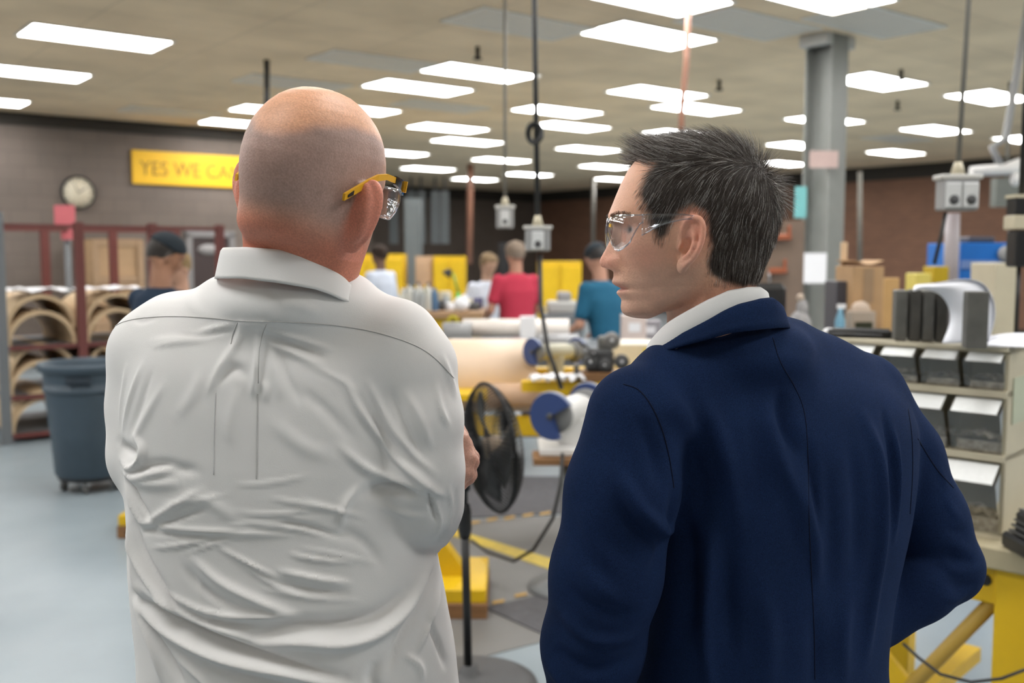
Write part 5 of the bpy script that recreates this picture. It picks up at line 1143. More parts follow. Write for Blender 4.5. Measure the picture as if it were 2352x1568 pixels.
    for s in (-1, 1):
        G = []; E = []
        for i in range(13):
            u = i/12; xx = s*(.006+.068*u); yy = .104-.034*u**2.4; top = .040-.004*u; bot = -.003+.004*(1-u)**2+.014*max(0, u-.72)/.28
            G.append([T((xx, yy-.003*abs(2*k/8-1)**2, bot+(top-bot)*k/8)) for k in range(9)])
            E.append((xx, yy))
        MB().grid(G).build('lens', clear_mat('lens_clear'), g, solid=.0022)
        rim = [G[i][0] for i in range(13)]+[G[12][k] for k in range(1, 9)]
        MB().tube(rim, .0011, 6).build('lens_rim', clear_mat('rim_clear', (.75,.78,.85), .6), g)
    return bvh
BVH_A = build_A()
# ================================================================= the dark-haired man in the navy blazer
ROOT_B = (.27, 1.32, 0)
B = thing('person', 'dark-haired person in a navy blazer and clear safety glasses, hand on hip, face in profile', 'person', ROOT_B)
HEADC = at(1572, 565, 1.27); HEADR = rot_of(math.radians(-92), 0, 0)
def hpoly(pts): return [((1572-x)*.000551, (565-y)*.000551) for x, y in pts]
HAIRP = hpoly([(1457,372),(1466,384),(1483,388),(1469,410),(1456,432),(1450,455),(1462,480),(1470,500),(1478,520),(1485,548),(1498,554),(1512,542),(1520,515),(1534,492),(1564,482),(1584,494),(1594,520),(1602,560),(1598,600),(1606,632),(1636,648),(1684,656),(1732,660),(1900,640),(1900,200),(1440,200),(1440,350)])
def in_poly(y, z, poly):
    r = np.zeros(len(y), bool); j = len(poly)-1
    for i in range(len(poly)):
        a, b = poly[i], poly[j]; m = ((a[1] > z) != (b[1] > z)) & (y < (b[0]-a[0])*(z-a[1])/(b[1]-a[1]+1e-12)+a[0]); r ^= m; j = i
    return r
def poly_sd(y, z, poly):
    p = np.stack([y, z], 1); q = np.array(poly+[poly[0]]); d, _, _, _ = seg_d(p, q, np.zeros(len(q))); return np.where(in_poly(y, z, poly), d, -d)
def build_B():
    c, R = HEADC, HEADR
    ax, P = sgrid((.10, 1.13, 1.38), (.37, 1.43, 1.745), .0021)
    Lx = [P[0]-c.x, P[1]-c.y, P[2]-c.z]; L = tuple(Lx[0]*R[0,i]+Lx[1]*R[1,i]+Lx[2]*R[2,i] for i in range(3))
    d = head_field(L, .98, .99)
    d = smin(d, cap(L, (0,-.034,-.03), (0,-.040,-.115), .052, .056), .018)
    d = smin(d, cap(L, (0,-.040,-.115), (0,-.045,-.22), .056, .058), .02)
    for s in (-1, 1):
        d = smin(d, ear(L, s, (s*.0715, .0095, .001), tilt=.52, sc=.95, lean=.22, wa=.84), .005)
        d = smin(d, chain(L, [(s*.052,-.028,-.045),(s*.047,-.012,-.10),(s*.028,.004,-.15)], [.010,.009,.009], .01), .012)   # neck muscle
    V, Q = nets(ax, d); l = (V-np.array(c)) @ R
    n1 = fnoise(V*14, 31, 4); n2 = fnoise(V*45, 33, 3)
    base = np.array([.76,.43,.295]); pink = np.array([.80,.38,.285]); jawc = np.array([.64,.40,.30]); scalp = np.array([.05,.037,.031])
    C = np.tile(base, (len(V),1)); y_, z_ = l[:,1], l[:,2]; ax_ = np.abs(l[:,0])
    w_ = np.exp(-((y_-.1)/.016)**2-((z_+.02)/.016)**2); C = C*(1-.7*w_[:,None])+pink*.7*w_[:,None]
    w_ = np.exp(-((ax_-.05)/.02)**2-((y_-.055)/.03)**2-((z_+.012)/.022)**2)*.5; C = C*(1-w_[:,None])+pink*w_[:,None]
    w_ = sstep(.066, .078, ax_)*(y_ < .03)*(z_ < .045)*(z_ > -.045)*.8; C = C*(1-w_[:,None])+np.array([.80,.37,.27])*w_[:,None]
    w_ = sstep(-.02, -.05, z_+.25*(y_-.08))*sstep(-.02, .01, y_)*.75; C = C*(1-w_[:,None])+jawc*(1+.08*n2[:,None])*w_[:,None]
    w_ = sstep(-.035, -.06, z_)*sstep(.02, -.01, y_)*.7; C = C*(1-w_[:,None])+np.array([.72,.37,.26])*w_[:,None]
    w_ = np.exp(-(ax_/.020)**4-((z_+.0525)/.0065)**2)*(y_ > .07)*.85; C = C*(1-w_[:,None])+np.array([.52,.22,.18])*w_[:,None]
    w_ = np.exp(-((ax_-.030)/.010)**2-((z_-.0200)/.0035)**2)*(y_ > .05); C = C*(1-w_[:,None])+np.array([.62,.58,.55])*w_[:,None]
    w_ = np.exp(-((ax_-.030)/.0042)**2-((z_-.0200)/.0042)**2)*(y_ > .05); C = C*(1-w_[:,None])+np.array([.06,.05,.04])*w_[:,None]
    C = C*(1+.05*n1[:,None]+.02*n2[:,None])
    sd = poly_sd(y_, z_, HAIRP); off_ear = (np.abs(l[:,0]) < np.interp(z_, HT[:,0], HT[:,4])*.98+.016)
    h = sstep(-.003, .006, sd+.002*n2)*off_ear; C = C*(1-h[:,None])+scalp*h[:,None]
    parts = [(V, Q, C)]
    # coarse body inside the clothes, arms included
    hq = lambda x, y, Y: tuple(at(x, y, Y))
    ax, P = sgrid((.0, 1.10, .02), (.68, 1.55, 1.50), .009)
    d = loft(P, [.84,.95,1.05,1.2,1.35,1.45], .285, 1.335, [.12,.12,.12,.13,.13,.09], [.09,.09,.09,.09,.09,.06], 2.2)
    for x in (.20, .37): d = smin(d, chain(P, [(x,1.33,.90),(x,1.32,.50),(x,1.32,.08)], [.072,.053,.04], .01), .03); d = smin(d, ell(P, (x-.03,1.37,.065), (.05,.10,.035)), .02)
    d = smin(d, chain(P, [hq(1470,960,1.21), hq(1395,1320,1.20), hq(1350,1660,1.26)], [.042,.038,.028], .01), .02)
    d = smin(d, chain(P, [hq(2005,910,1.41), hq(2172,1300,1.42), hq(2060,1390,1.39)], [.042,.036,.026], .01), .02)
    V, Q = nets(ax, d, 1); parts.append((V, Q, np.tile(np.array([.55,.32,.23]), (len(V),1))))
    # hanging left hand: palm, four fingers, thumb (below the picture edge)
    w0 = at(1350, 1668, 1.262); ax, P = sgrid((w0.x-.07, w0.y-.06, w0.z-.20), (w0.x+.07, w0.y+.09, w0.z+.03), .0028)
    d = ell(P, (w0.x, w0.y+.01, w0.z-.045), (.016,.040,.052))
    for i, (dy, ln) in enumerate(((.036,.072),(.014,.08),(-.008,.074),(-.027,.06))):
        b0 = (w0.x, w0.y+dy, w0.z-.078); b1 = (w0.x+.004, w0.y+dy+.003, b0[2]-ln*.5); b2 = (w0.x+.018, w0.y+dy+.004, b0[2]-ln*.85)
        d = smin(d, chain(P, [b0, b1, b2], [.0092,.0086,.0072], .003), .004)
    d = smin(d, chain(P, [(w0.x+.006,w0.y+.03,w0.z-.03),(w0.x+.014,w0.y+.058,w0.z-.062),(w0.x+.02,w0.y+.062,w0.z-.088)], [.013,.0105,.008], .003), .006)
    V, Q = nets(ax, d); parts.append((V, Q, np.tile(np.array([.58,.33,.24]), (len(V),1))))
    off = 0; VV, QQ, CC = [], [], []
    for V, Q, C in parts: VV.append(V); QQ.append(Q+off); CC.append(C); off += len(V)
    np_mesh('body', np.concatenate(VV)-np.array(ROOT_B), np.concatenate(QQ), skin_mat('fair_skin', .05, 300), B, np.clip(np.concatenate(CC), 0, 1))

    # --- hair: strands growing from the scalp, combed away from the crown
    V, Q, _ = parts[0]; l = (V-np.array(c)) @ R; N = vnormals(V, Q) @ R
    qc = l[Q].mean(1); sd = poly_sd(qc[:,1], qc[:,2], HAIRP); wid = np.interp(qc[:,2], HT[:,0], HT[:,4])
    okq = (sd > -.0015) & (np.abs(qc[:,0]) < wid*.99+.016) & (qc[:,2] > -.075)
    qi = np.where(okq)[0]; rs = np.random.RandomState(5); ar = np.linalg.norm(np.cross(l[Q[qi,2]]-l[Q[qi,0]], l[Q[qi,3]]-l[Q[qi,1]]), axis=1)
    NS = 24000; pick = rs.choice(qi, NS, p=ar/ar.sum()); ba = rs.dirichlet((1,1,1,1), NS)
    O = (l[Q[pick]]*ba[:,:,None]).sum(1); NO = (N[Q[pick]]*ba[:,:,None]).sum(1); NO /= np.linalg.norm(NO, axis=1, keepdims=True)
    crownp = np.array([-.012, -.102, .078]); T = O-crownp; T -= NO*(T*NO).sum(1)[:,None]; dist = np.linalg.norm(O-crownp, axis=1); T /= np.linalg.norm(T, axis=1, keepdims=True)+1e-9
    up = sstep(.078, .112, O[:,2]+.10*np.maximum(O[:,1], 0)); front = sstep(-.01, .06, O[:,1])*up; cr = np.exp(-(dist/.032)**2); side = 1-up
    g = np.array([0,-.10,-1.]); G_ = g-NO*(NO@g)[:,None]
    D = T*(1-.62*side[:,None])+G_*(.75*side)[:,None]
    D += np.array([0,.55,0])*side[:,None]*sstep(.01, .06, O[:,2])[:,None]*.55
    D += np.array([.22,.0,.35])*front[:,None]
    clump = fnoise(O*22, 77, 2); D += (.24*clump)[:,None]*np.cross(NO, D)+rs.randn(NS,3)*.10
    D -= NO*(D*NO).sum(1)[:,None]*.9; D /= np.linalg.norm(D, axis=1, keepdims=True)+1e-9
    lift = .16+.72*front+.30*up*(1-front)+1.1*cr+.10*rs.rand(NS)+.25*up*np.maximum(clump, 0)
    nape = sstep(-.02, -.055, O[:,2]); sdp = poly_sd(O[:,1], O[:,2], HAIRP)
    ln = (.020+.011*up+.006*front-.006*nape)*(.72+.5*rs.rand(NS)); ln *= .55+.45*sstep(0, .018, sdp); ln = np.where(cr > .4, .027*(.7+.5*rs.rand(NS)), ln)
    lift = np.where(nape > .5, .12, lift); bend = np.where(front+cr > .5, -.05, .45)*1.0
    K = 5; pts = np.zeros((NS, K, 3)); pts[:,0] = O-NO*.001; dirv = D*np.cos(lift)[:,None]+NO*np.sin(lift)[:,None]
    for k in range(1, K):
        pts[:,k] = pts[:,k-1]+dirv*(ln/(K-1))[:,None]
        dirv = dirv-NO*(bend*lift*.5)[:,None]+G_*(.10*side)[:,None]+rs.randn(NS,3)*.03; dirv /= np.linalg.norm(dirv, axis=1, keepdims=True)
    rad = np.linspace(1, .18, K)*.00016; W = np.einsum('nki,ji->nkj', pts, R)+np.array(c)-np.array(ROOT_B)
    tone = rs.rand(NS)
    t = W[:,1]-W[:,0]; t /= np.linalg.norm(t, axis=1, keepdims=True)+1e-9; a1 = np.cross(t, rs.randn(NS,3)); a1 /= np.linalg.norm(a1, axis=1, keepdims=True)+1e-9; a2 = np.cross(t, a1)
    VV = np.zeros((NS, K, 3, 3))
    for q in range(3):
        an = 2*math.pi*q/3; VV[:,:,q] = W+(a1*math.cos(an)+a2*math.sin(an))[:,None]*rad[None,:,None]*np.where(tone > .90, 1.35, 1.)[:,None,None]
    VV = VV.reshape(-1, 3); b0 = np.arange(NS)*K*3; F = []
    for k in range(K-1):
        for q in range(3): F.append(np.stack([b0+k*3+q, b0+k*3+(q+1)%3, b0+(k+1)*3+(q+1)%3, b0+(k+1)*3+q], 1))
    colr = np.array([.058,.044,.036])*(.6+1.1*rs.rand(NS))[:,None]; gg = (tone > .72-.12*up); colr[gg] = np.array([.24,.21,.185]); colr[tone > .90] = np.array([.70,.68,.65])
    colr = colr*(1+.5*cr[:,None])
    hm = mat('salt_and_pepper_hair', rough=.42, var=.05, attr='Col', spec=.35)
    np_mesh('hair', VV, np.concatenate(F), hm, B, np.repeat(colr, K*3, 0))
    # eyebrow and lashes
    ns = 260; sx = np.where(rs.rand(ns) < .5, -1, 1); xx = .012+.036*rs.rand(ns); bo = np.stack([sx*xx, np.full(ns, .12), .034+.004*np.sin((xx-.012)/.036*2.6)+.0035*rs.rand(ns)], 1)
    bv = bvh_of(V, Q); mb = MB()
    for i in range(ns):
        o = np.array(bo[i]); w = Vector(R @ o)+Vector(c); dr = Vector(R @ np.array([0,-1.,0])); hh = bv.ray_cast(w, dr)
        if hh[0] is None: continue
        p = np.array(hh[0]-Vector(c)) @ R; e = p+np.array([sx[i]*.006, .0022, .0025*(rs.rand()-.2)])
        mb.tube([Vector(R @ p)+Vector(c)-Vector(ROOT_B), Vector(R @ e)+Vector(c)-Vector(ROOT_B)], [.00022,.00006], 3, cap=False)
    mb.build('eyebrow', mat('brow_hair', (.05,.035,.025), .6), B)

    # --- blazer
    hp = lambda x, y, Y=1.32: tuple(at(x, y, Y)); yawb = math.radians(-30); ca, sa = math.cos(yawb), math.sin(yawb)
    ax, P = sgrid((-.01, 1.09, .88), (.71, 1.56, 1.58), .0042)
    rows = [(1680,1448,2030,.135),(1568,1462,2012,.132),(1450,1474,2020,.13),(1350,1484,2038,.128),(1200,1494,2074,.128),(1080,1492,2092,.125),(980,1478,2092,.118),(900,1470,2050,.105),(840,1490,1985,.085),(790,1530,1900,.065),(750,1580,1830,.05)]
    zs = []; cx = []; rx = []; ry = []; cy = []; C0 = at(1768, 1100, 1.325)
    for (y, l_, r_, b_) in rows:
        zs.append(at(1176, y, 1.30).z); xl, xr = at(l_, y, 1.27).x, at(r_, y, 1.37).x; hw = (xr-xl)/2; cx.append((xl+xr)/2); ry.append(b_)
        rx.append(math.sqrt(max(hw*hw-(b_*sa)**2, .0004))/ca)
    z2, cx2, rx2, ry2 = smooth_rows(np.array(zs), cx, rx, ry)
    # rotate the frame so the shoulder line runs back to the right
    def rotp(P, cxz):
        X0 = P[0]-cxz; Y0 = P[1]-1.325; return (X0*ca-Y0*sa, X0*sa+Y0*ca, P[2])
    cxz = np.interp(np.clip(P[2], z2[0], z2[-1]), z2, cx2).astype(F32)
    LP = rotp(P, cxz); d = loft(LP, z2, 0., 0., rx2, ry2, 2.35, .012)
    d = smin(d, chain(P, [hp(1650,850,1.29), hp(1555,886,1.235), hp(1468,955,1.20)], [.050,.052,.055], .02), .03)
    d = smin(d, chain(P, [hp(1700,822,1.30), hp(1800,830,1.33), hp(1890,866,1.375), hp(1975,905,1.405)], [.045,.045,.048,.055], .02), .03)
    d = smin(d, ell(P, hp(1700,815,1.285), (.094,.100,.056)), .03)
    la = chain(P, [hp(1464,958,1.195), hp(1428,1130,1.19), hp(1392,1320,1.195), hp(1362,1480,1.215), hp(1350,1640,1.25)], [.061,.066,.0655,.062,.050], .02)
    la = smax(la, at(1350,1650,1.25).z-P[2], .004); d = smin(d, la, .012)
    ra = chain(P, [hp(1980,912,1.405), hp(2060,1050,1.415), hp(2120,1190,1.42), hp(2170,1298,1.415)], [.060,.060,.058,.052], .02)
    ra = smin(ra, chain(P, [hp(2172,1303,1.415), hp(2110,1348,1.39), hp(2020,1420,1.37)], [.050,.045,.040], .02), .012)
    d = smin(d, ra, .009)
    V, Q = nets(ax, d); V = lap(V, Q, 2, .4); N = vnormals(V, Q)
    st = [([(1590,900),(1630,980),(1655,1080),(1668,1180)],22,4.5),([(1545,960),(1580,1060),(1600,1180)],26,-3),([(1610,1180),(1606,1300),(1602,1430),(1612,1560)],18,5),([(1560,1150),(1566,1300),(1560,1450)],26,-7),([(1650,1180),(1650,1320),(1655,1480)],24,-3.5),
     ([(1500,890),(1540,930),(1570,1000)],26,3.5),([(1700,900),(1710,1020),(1720,1150)],28,-3),([(1770,890),(1780,960),(1815,1040)],22,-5.5),([(1735,930),(1760,1030),(1800,1130),(1820,1240)],20,4),([(1830,990),(1840,1090),(1850,1200)],14,-3),
     ([(1800,1060),(1835,1180),(1850,1300)],18,3.5),([(1870,1050),(1885,1200),(1880,1350)],26,-2.5),([(1990,960),(2020,1060),(2025,1200),(2005,1380),(1990,1520)],20,4.5),([(1940,1000),(1955,1150),(1950,1300)],26,-3),([(2050,960),(2065,1060),(2060,1200)],14,-3.5),([(2075,1000),(2078,1100),(2066,1250)],9,3.5),
     ([(1930,1350),(1920,1450),(1925,1560)],26,3),([(1720,1300),(1735,1420),(1730,1560)],30,3.2),([(1840,1380),(1850,1470),(1845,1560)],26,-2.5),([(1690,760),(1800,790),(1900,830)],30,-1.5),
     ([(1400,1040),(1440,1110),(1500,1170),(1530,1190)],17,6),([(1385,1080),(1440,1160),(1500,1210)],17,-4.5),([(1330,1100),(1350,1180),(1400,1250)],26,3),([(1440,920),(1470,1000),(1490,1080)],20,-3),([(1520,1080),(1512,1180),(1470,1260)],16,-4),
     ([(1290,1290),(1350,1330),(1430,1340)],22,-3.5),([(1280,1350),(1350,1400),(1440,1400)],20,4),([(1262,1440),(1340,1470),(1440,1450)],22,-4),([(1250,1480),(1320,1530),(1400,1540)],18,4),([(1300,1180),(1340,1260),(1400,1310)],22,2.5),
     ]
    arm = [([(2160,1238),(2190,1246),(2225,1262)],10,3),([(2155,1206),(2180,1212),(2215,1215)],11,-3),([(2158,1296),(2190,1304),(2250,1298)],10,4),([(2158,1270),(2185,1277),(2230,1280)],10,-4),([(2150,1326),(2190,1334),(2240,1330)],10,-3),([(2140,1352),(2180,1362),(2212,1352)],9,3),([(2160,1130),(2175,1165),(2205,1195)],11,2.2),([(2140,1062),(2155,1090),(2170,1120)],9,2)]
    st = [(p, w*.85, a*2.2) for p, w, a in st]
    V = folds(V, N, st, 1.24); V = folds(V, N, arm, 1.38); N = vnormals(V, Q); V = V+N*(.0009*fnoise(V*np.array([4,4,4]), 12, 3))[:,None]
    M_bl = cloth_mat('navy_wool', (.0105,.0225,.066), .9, var=.10, scale=14, weave=1500, wb=.5, sheen=.0, wvar=.55)
    M_bl.node_tree.nodes['Principled BSDF'].inputs['Specular IOR Level'].default_value = .08
    bl = np_mesh('blazer', V-np.array(ROOT_B), Q, M_bl, B); bl['label'] = 'navy blue wool blazer'
    bvh = bvh_of(V, Q); Mt = cloth_mat('navy_seam', (.004,.007,.02), .95)
    seam('armhole_seam', [[(1432,882),(1466,895),(1495,930),(1520,985),(1537,1050),(1548,1120)],[(2086,940),(2094,1000),(2096,1080),(2090,1180)],[(2108,1008),(2150,1075),(2190,1120)]], bvh, Mt, ROOT_B, .0009, bl, off=0)
    seam('back_seam', [[(1775,775),(1792,830),(1826,890),(1848,950),(1856,1050),(1858,1180),(1864,1320),(1870,1450),(1872,1560)]], bvh, Mt, ROOT_B, .0006, bl, off=0)
    # --- shirt collar (white) and blazer collar, rings round the neck
    ctr = at(1655, 740, 1.30); 
    def ring(name, m, par, rx0, ry0, TT, TB, prof, TA, thick, lab=None, rot=-30, cen=None):
        cc_ = cen or ctr; G = []; n = 100; ca_, sa_ = math.cos(math.radians(rot)), math.sin(math.radians(rot))
        for i in range(n+1):
            an = (-1+2*i/n)*math.pi*.985; dg = math.degrees(an); ex, ey = math.sin(an)*rx0, -math.cos(an)*ry0
            X_, Y_ = ex*ca_+ey*sa_, -ex*sa_+ey*ca_
            Yl = cc_.y+Y_; zt = at(1176, float(np.interp(dg, TA, TT)), Yl).z; zb = at(1176, float(np.interp(dg, TA, TB)), Yl).z; row = []
            for s_, k in prof: row.append(Vector((cc_.x+X_*k, cc_.y+Y_*k, zt-s_*(zt-zb)))-Vector(ROOT_B))
            G.append(row)
        o = MB().grid(G).build(name, m, par, solid=thick)
        if lab: o['label'] = lab
        return o
    # angles are measured round the neck from the wearer's spine: negative towards the left of the picture
    ring('shirt_collar', cloth_mat('white_collar_cotton', (.72,.72,.715), .8, var=.015, weave=900, wb=.1), B, .0755, .0755,
         [900,850,800,772,742,717,690,668,661,660,672,684,700,900], [950,910,870,850,820,790,760,735,720,715,716,720,760,950], [(.3,.94),(0,.97),(.06,1.0),(.5,1.03),(1,1.06)],
         [-180,-140,-120,-100,-80,-60,-40,-20,0,20,40,60,110,180], .002, 'white shirt collar', cen=at(1622, 740, 1.270))
    ring('blazer_collar', M_bl, bl, .087, .087,
         [960,862,828,807,785,757,735,712,700,688,685,700,732,790,960], [1000,890,852,828,808,790,778,764,760,754,752,752,758,820,1000], [(.5,.93),(.12,.945),(0,.965),(.06,1.0),(.4,1.03),(.75,1.06),(1,1.085)],
         [-180,-140,-120,-100,-80,-60,-45,-30,-20,0,15,30,60,110,180], .003, 'folded navy blazer collar', cen=at(1638, 740, 1.274))
    # --- trousers and shoes (below the picture)
    ax, P = sgrid((.05, 1.12, .03), (.53, 1.55, 1.02), .009)
    d = loft(P, [.84,.90,.98,1.0], .285, 1.335, [.165,.165,.15,.15], [.125,.12,.115,.115], 2.3)
    for x in (.20, .37): d = smin(d, chain(P, [(x,1.33,.88),(x,1.33,.50),(x,1.33,.10)], [.09,.072,.062], .01), .03)
    V, Q = nets(ax, d, 1); np_mesh('trousers', V-np.array(ROOT_B), Q, cloth_mat('grey_twill', (.08,.08,.085)), B)
    for x in (.20, .37):
        ax, P = sgrid((x-.07, 1.22, -.01), (x+.06, 1.54, .14), .006); d = smax(smin(ell(P, (x-.01,1.39,.03), (.045,.125,.05)), ell(P, (x,1.32,.06), (.042,.062,.06)), .02), -P[2], .004)
        V, Q = nets(ax, d, 1); np_mesh('shoe', V-np.array(ROOT_B), Q, mat('black_leather', (.012,.011,.010), .3), B)
    # --- clear wrap-round safety glasses
    g = bpy.data.objects.new('safety_glasses', None); COL.objects.link(g); g.parent = B; g['label'] = 'clear wrap-around safety glasses with clear temples'
    T = lambda p: Vector(R @ np.array(p))+Vector(c)-Vector(ROOT_B)
    for s in (-1, 1):
        Gr = []; rim = []
        for i in range(17):
            u = i/16; xx = s*(.004+.0695*math.sin(u*1.5)**.95); yy = .0975-.033*u**2.2; top = .0372-.0012*u; bot = .006-.012*math.sin(min(u*1.25, 1)*math.pi)+.022*sstep(.72, 1.0, u)
            Gr.append([T((xx, yy-.004*((k/8-.5)*2)**2*(1-u), bot+(top-bot)*k/8)) for k in range(9)])
        MB().grid(Gr).build('lens', clear_mat('lens_clear'), g, solid=.0022)
        MB().tube([r_[0] for r_ in Gr], .0010, 6).build('lens_rim', clear_mat('rim_clear', (.75,.78,.85), .6), g)
        MB().tube([r_[-1] for r_ in Gr], .0009, 6).build('lens_rim', clear_mat('rim_clear'), g)
        top = [(s*.0715,.066,.0365),(s*.0775,.045,.0368),(s*.0800,.020,.0365),(s*.0805,.004,.0345)]; bot = [(s*.0715,.066,.012),(s*.0775,.045,.0235),(s*.0800,.020,.0300),(s*.0805,.004,.0315)]
        MB().grid([[T(a), T(b)] for a, b in zip([tuple(q) for q in spl(top, 4)], [tuple(q) for q in spl(bot, 4)])]).build('temple', clear_mat('lens_clear'), g, solid=.002)
        for L_ in (top, bot): MB().tube([T(q) for q in spl(L_, 4)], .0008, 6).build('temple_edge', clear_mat('rim_clear'), g)
    return bvh
BVH_B = build_B()
# ---------------------------------------------------------------- workers in the background
def hand_field(P, w, d, side, curl=.5, sc=1.):
    # w wrist, d direction; four fingers of different length and a thumb
    d = np.array(d, float); d /= np.linalg.norm(d); s = np.cross(d, [0,0,1.]); s = s/np.linalg.norm(s) if np.linalg.norm(s) > .1 else np.array([1.,0,0]); u = np.cross(s, d); w = np.array(w)
    o = cap(P, w, w+d*.03*sc, .024*sc, .028*sc)
    for k in range(4):
        b = w+d*.07*sc+s*(k-1.5)*.019*sc; o = smin(o, cap(P, w+d*.02+s*(k-1.5)*.010, b, .016*sc, .0105*sc), .008)
        L_ = (.062,.072,.068,.052)[k]*sc; m = b+d*L_*.5-u*L_*.25*curl; e = m+d*L_*.3*(1-curl)-u*L_*.5*curl; o = smin(o, chain(P, [b, m, e], [.0098*sc,.009*sc,.0078*sc], .002), .003)
    b = w+d*.025*sc+s*side*.024*sc; return smin(o, chain(P, [b, b+d*.03*sc+s*side*.018*sc, b+d*.058*sc+s*side*.016*sc], [.013*sc,.011*sc,.0085*sc], .003), .006)
def worker(lab, loc, yaw, h, shirt, trous, skin, hair, arms, cap_=None, lean=0., sleeve=.55, headyaw=None, nod=0.):
    # local frame: x right, y forward
    t = thing('person', lab, 'person', (loc[0], loc[1], 0), -yaw); hs = h/1.78; f = lambda *p: tuple(q*hs for q in p); ly = lean
    sk = f(0, ly*.9, 1.47); R = rot_of((headyaw if headyaw is not None else 0), -nod); c = np.array(f(0, ly*1.15+.02, 1.645))
    ax, P = sgrid(c-np.array([.12,.14,.26]), c+np.array([.12,.15,.16]), .0065); L = tuple((P[0]-c[0])*R[0,i]+(P[1]-c[1])*R[1,i]+(P[2]-c[2])*R[2,i] for i in range(3))
    d = head_field(L); 
    for s in (-1, 1): d = smin(d, ell(L, (s*.078,-.005,.002), (.008,.017,.031)), .006)
    d = smin(d, cap(P, tuple(c+np.array([0,-.03,-.04])), f(0, ly*.95, 1.42), .054, .062), .02); V, Q = nets(ax, d)
    l = (V-c) @ R; C = np.tile(np.array(skin), (len(V),1)); hm = (l[:,2] > np.interp(l[:,1], [-.12,-.02,.03,.06,.09], [-.045,-.01,.045,.085,.10])) & (hair is not None)
    if hair is not None: C[hm] = hair
    parts = [(V, Q, C)]
    ax, P = sgrid(f(-.5,-.3,.01), f(.5,.62,1.5), .016); B0 = loft(P, [q*hs for q in (.84,.95,1.1,1.3,1.42,1.46)], 0, [0,ly*.2,ly*.45,ly*.8,ly*.9,ly*.9], [q*hs for q in (.15,.145,.14,.17,.14,.06)], [q*hs for q in (.10,.10,.10,.11,.08,.05)], 2.3)
    legs = None
    for s in (-1, 1):
        q = chain(P, [f(s*.09,0,.88), f(s*.10,.01,.48), f(s*.11,0,.09)], [.085*hs,.06*hs,.045*hs], .01); legs = q if legs is None else np.minimum(legs, q)
    shd = {s: f(s*.185, ly*.88, 1.40) for s in (-1, 1)}; A0 = None; A1 = None
    for s in (-1, 1):
        e, w = arms[s]; e, w = f(*e), f(*w); q = chain(P, [shd[s], e, w], [.05*hs,.038*hs,.026*hs], .01); A0 = q if A0 is None else np.minimum(A0, q)
        m = tuple(np.array(e)*(1-max(0, sleeve-1))+np.array(w)*max(0, sleeve-1)) if sleeve > 1 else tuple(np.array(shd[s])*(1-sleeve)+np.array(e)*sleeve)
        q2 = cap(P, shd[s], m, .066*hs, .060*hs) if sleeve <= 1 else chain(P, [shd[s], e, m], [.064*hs,.052*hs,.040*hs], .01); A1 = q2 if A1 is None else np.minimum(A1, q2)
    body = smin(smin(B0, legs, .03), A0, .02)
    for s in (-1, 1): body = smin(body, ell(P, f(s*.11,.04,.05), (.04,.10,.035)), .02)
    V, Q = nets(ax, body, 1); parts.append((V, Q, np.tile(np.array(skin), (len(V),1))))
    for s in (-1, 1):
        e, w = np.array(f(*arms[s][0])), np.array(f(*arms[s][1])); ax, P2_ = sgrid(w-.12, w+.12, .0055); V, Q = nets(ax, hand_field(P2_, tuple(w), w-e, -s, .5, hs)); parts.append((V, Q, np.tile(np.array(skin), (len(V),1))))
    off = 0; VV, QQ, CC = [], [], []
    for V, Q, C in parts: VV.append(V); QQ.append(Q+off); CC.append(C); off += len(V)
    np_mesh('body', np.concatenate(VV), np.concatenate(QQ), mat('worker_skin', rough=.5, var=.05, scale=40, attr='Col'), t, np.concatenate(CC))
    ax, P = sgrid(f(-.5,-.3,.7), f(.5,.62,1.56), .012)
    B0 = loft(P, [q*hs for q in (.82,.95,1.1,1.3,1.42,1.475)], 0, [0,ly*.2,ly*.45,ly*.8,ly*.9,ly*.9], [q*hs for q in (.175,.168,.168,.198,.170,.085)], [q*hs for q in (.13,.128,.125,.135,.105,.068)], 2.3); A1 = None
    for s in (-1, 1):
        e, w = f(*arms[s][0]), f(*arms[s][1]); m = np.array(shd[s])*(1-sleeve)+np.array(e)*sleeve if sleeve <= 1 else np.array(e)*(2-sleeve)+np.array(w)*(sleeve-1)
        q2 = cap(P, shd[s], tuple(m), .066*hs, .062*hs) if sleeve <= 1 else chain(P, [shd[s], e, tuple(m)], [.064*hs,.052*hs,.040*hs], .01); A1 = q2 if A1 is None else np.minimum(A1, q2)
    V, Q = nets(ax, smin(B0, A1, .025), 2); N = vnormals(V, Q); V = V+N*(.004*fnoise(V*3, 4, 3))[:,None]; np_mesh('shirt', V, Q, cloth_mat('worker_cloth_%d' % (int(sum(shirt)*9999)), shirt, weave=300), t)
    ax, P = sgrid(f(-.3,-.25,.04), f(.3,.3,1.0), .016); d = loft(P, [q*hs for q in (.8,.9,.97)], 0, 0, [q*hs for q in (.168,.162,.155)], [q*hs for q in (.122,.118,.112)], 2.3)
    for s in (-1, 1): d = smin(d, chain(P, [f(s*.09,0,.86), f(s*.10,.01,.48), f(s*.11,0,.10)], [.10*hs,.078*hs,.066*hs], .01), .03)
    V, Q = nets(ax, d, 1); np_mesh('trousers', V, Q, cloth_mat('worker_trousers_%d' % int(sum(trous)*9999), trous, weave=300), t)
    for s in (-1, 1):
        ax, P = sgrid(f(s*.11-.07,-.12,-.01), f(s*.11+.07,.20,.12), .009); V, Q = nets(ax, smax(ell(P, f(s*.11,.04,.03), (.048,.13,.055)), -P[2], .004), 1); np_mesh('shoe', V, Q, mat('black_leather', (.012,.011,.010), .3), t)
    Tm = lambda p: Vector(R @ np.array(p))+Vector(c)
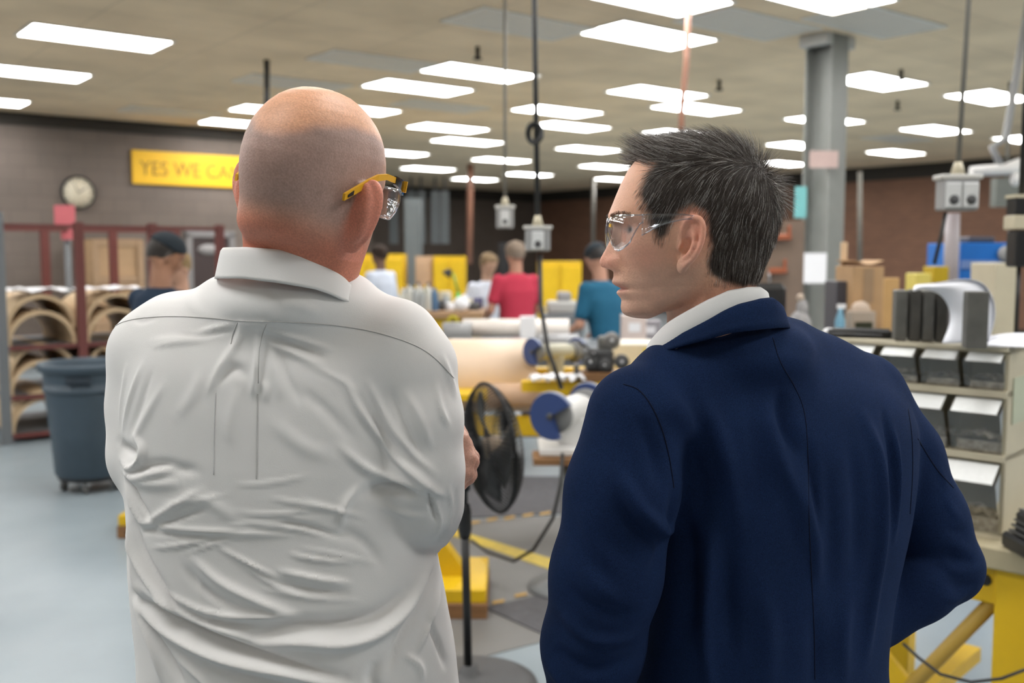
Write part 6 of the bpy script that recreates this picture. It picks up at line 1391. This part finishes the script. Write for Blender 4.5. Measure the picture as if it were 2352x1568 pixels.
    if cap_:
        ax, P = sgrid(c-np.array([.13,.15,-.02]), c+np.array([.13,.19,.17]), .006); L = tuple((P[0]-c[0])*R[0,i]+(P[1]-c[1])*R[1,i]+(P[2]-c[2])*R[2,i] for i in range(3))
        d = smax(ell(L, (0,-.014,.055), (.086,.108,.092)), .050-.12*L[1]-L[2], .004); br = smax(ell(L, (0,.092,.058), (.062,.075,.007)), .02-L[1], .004); V, Q = nets(ax, smin(d, br, .004)); np_mesh('cap', V, Q, cloth_mat('dark_cap', (.018,.024,.03), weave=300), t)
    elif hair is not None:
        ax, P = sgrid(c-np.array([.12,.15,.08]), c+np.array([.12,.14,.17]), .0065); L = tuple((P[0]-c[0])*R[0,i]+(P[1]-c[1])*R[1,i]+(P[2]-c[2])*R[2,i] for i in range(3))
        d = smax(head_field(L)-.009, -(L[2]-np.interp(L[1], [-.12,-.02,.03,.06,.09], [-.045,-.01,.045,.085,.10]).astype(F32)), .006); V, Q = nets(ax, d); N = vnormals(V, Q); V = V+N*(.002*fnoise(V*20, 6, 3))[:,None]; np_mesh('hair', V, Q, cloth_mat('worker_hair_%d' % int(sum(hair)*9999), hair, weave=400, wb=.6), t)
    return t
def foot(px, Y): return (at(px, 700, Y).x, Y)
dn = lambda: {-1: ((-.24,.02,1.12),(-.20,.24,1.06)), 1: ((.24,.02,1.12),(.20,.24,1.06))}
worker('person in a navy shirt and dark cap bending at the left behind the white shirt', foot(330, 5.5), math.radians(35), 1.69, (.012,.024,.045), (.03,.03,.035), (.30,.15,.09), (.02,.015,.012), {-1: ((-.26,.24,1.08),(-.16,.46,1.00)), 1: ((.26,.20,1.08),(.18,.44,1.00))}, True, .12, 1.4, headyaw=math.radians(25), nod=.45)
worker('fair-haired person with head lowered, just right of the dark cap', foot(438, 7.2), math.radians(-160), 1.60, (.05,.06,.06), (.03,.03,.035), (.52,.30,.21), (.26,.18,.09), dn(), None, .12, 1.4, nod=.35)
worker('person in a pale grey-white shirt standing right of the bald neck', foot(880, 11.8), math.radians(-55), 1.69, (.46,.50,.58), (.06,.06,.07), (.14,.075,.05), (.03,.02,.015), dn(), None, .04, 1.3, nod=.1)
worker('small far person in a white top, left of the red shirt', foot(1112, 10.6), math.radians(150), 1.58, (.58,.62,.70), (.04,.05,.12), (.42,.26,.18), (.20,.14,.08), dn(), None, .08, .8, nod=.5)
worker('person in a pinkish red T-shirt with cropped hair, seen from behind at the bench', foot(1190, 9.3), math.radians(-25), 1.70, (.42,.035,.065), (.05,.05,.07), (.42,.22,.15), (.22,.17,.13), {-1: ((-.27,.05,1.12),(-.22,.30,1.00)), 1: ((.25,.06,1.12),(.18,.30,1.04))}, None, .05, .62, nod=.12)
worker('person in a teal polo shirt leaning over the bench beside the profile face', foot(1408, 7.95), math.radians(-38), 1.66, (.012,.085,.15), (.03,.035,.05), (.42,.22,.15), (.016,.013,.012), {-1: ((-.27,.12,1.10),(-.20,.38,1.01)), 1: ((.26,.10,1.10),(.16,.36,1.01))}, True, .16, .7, nod=.5)
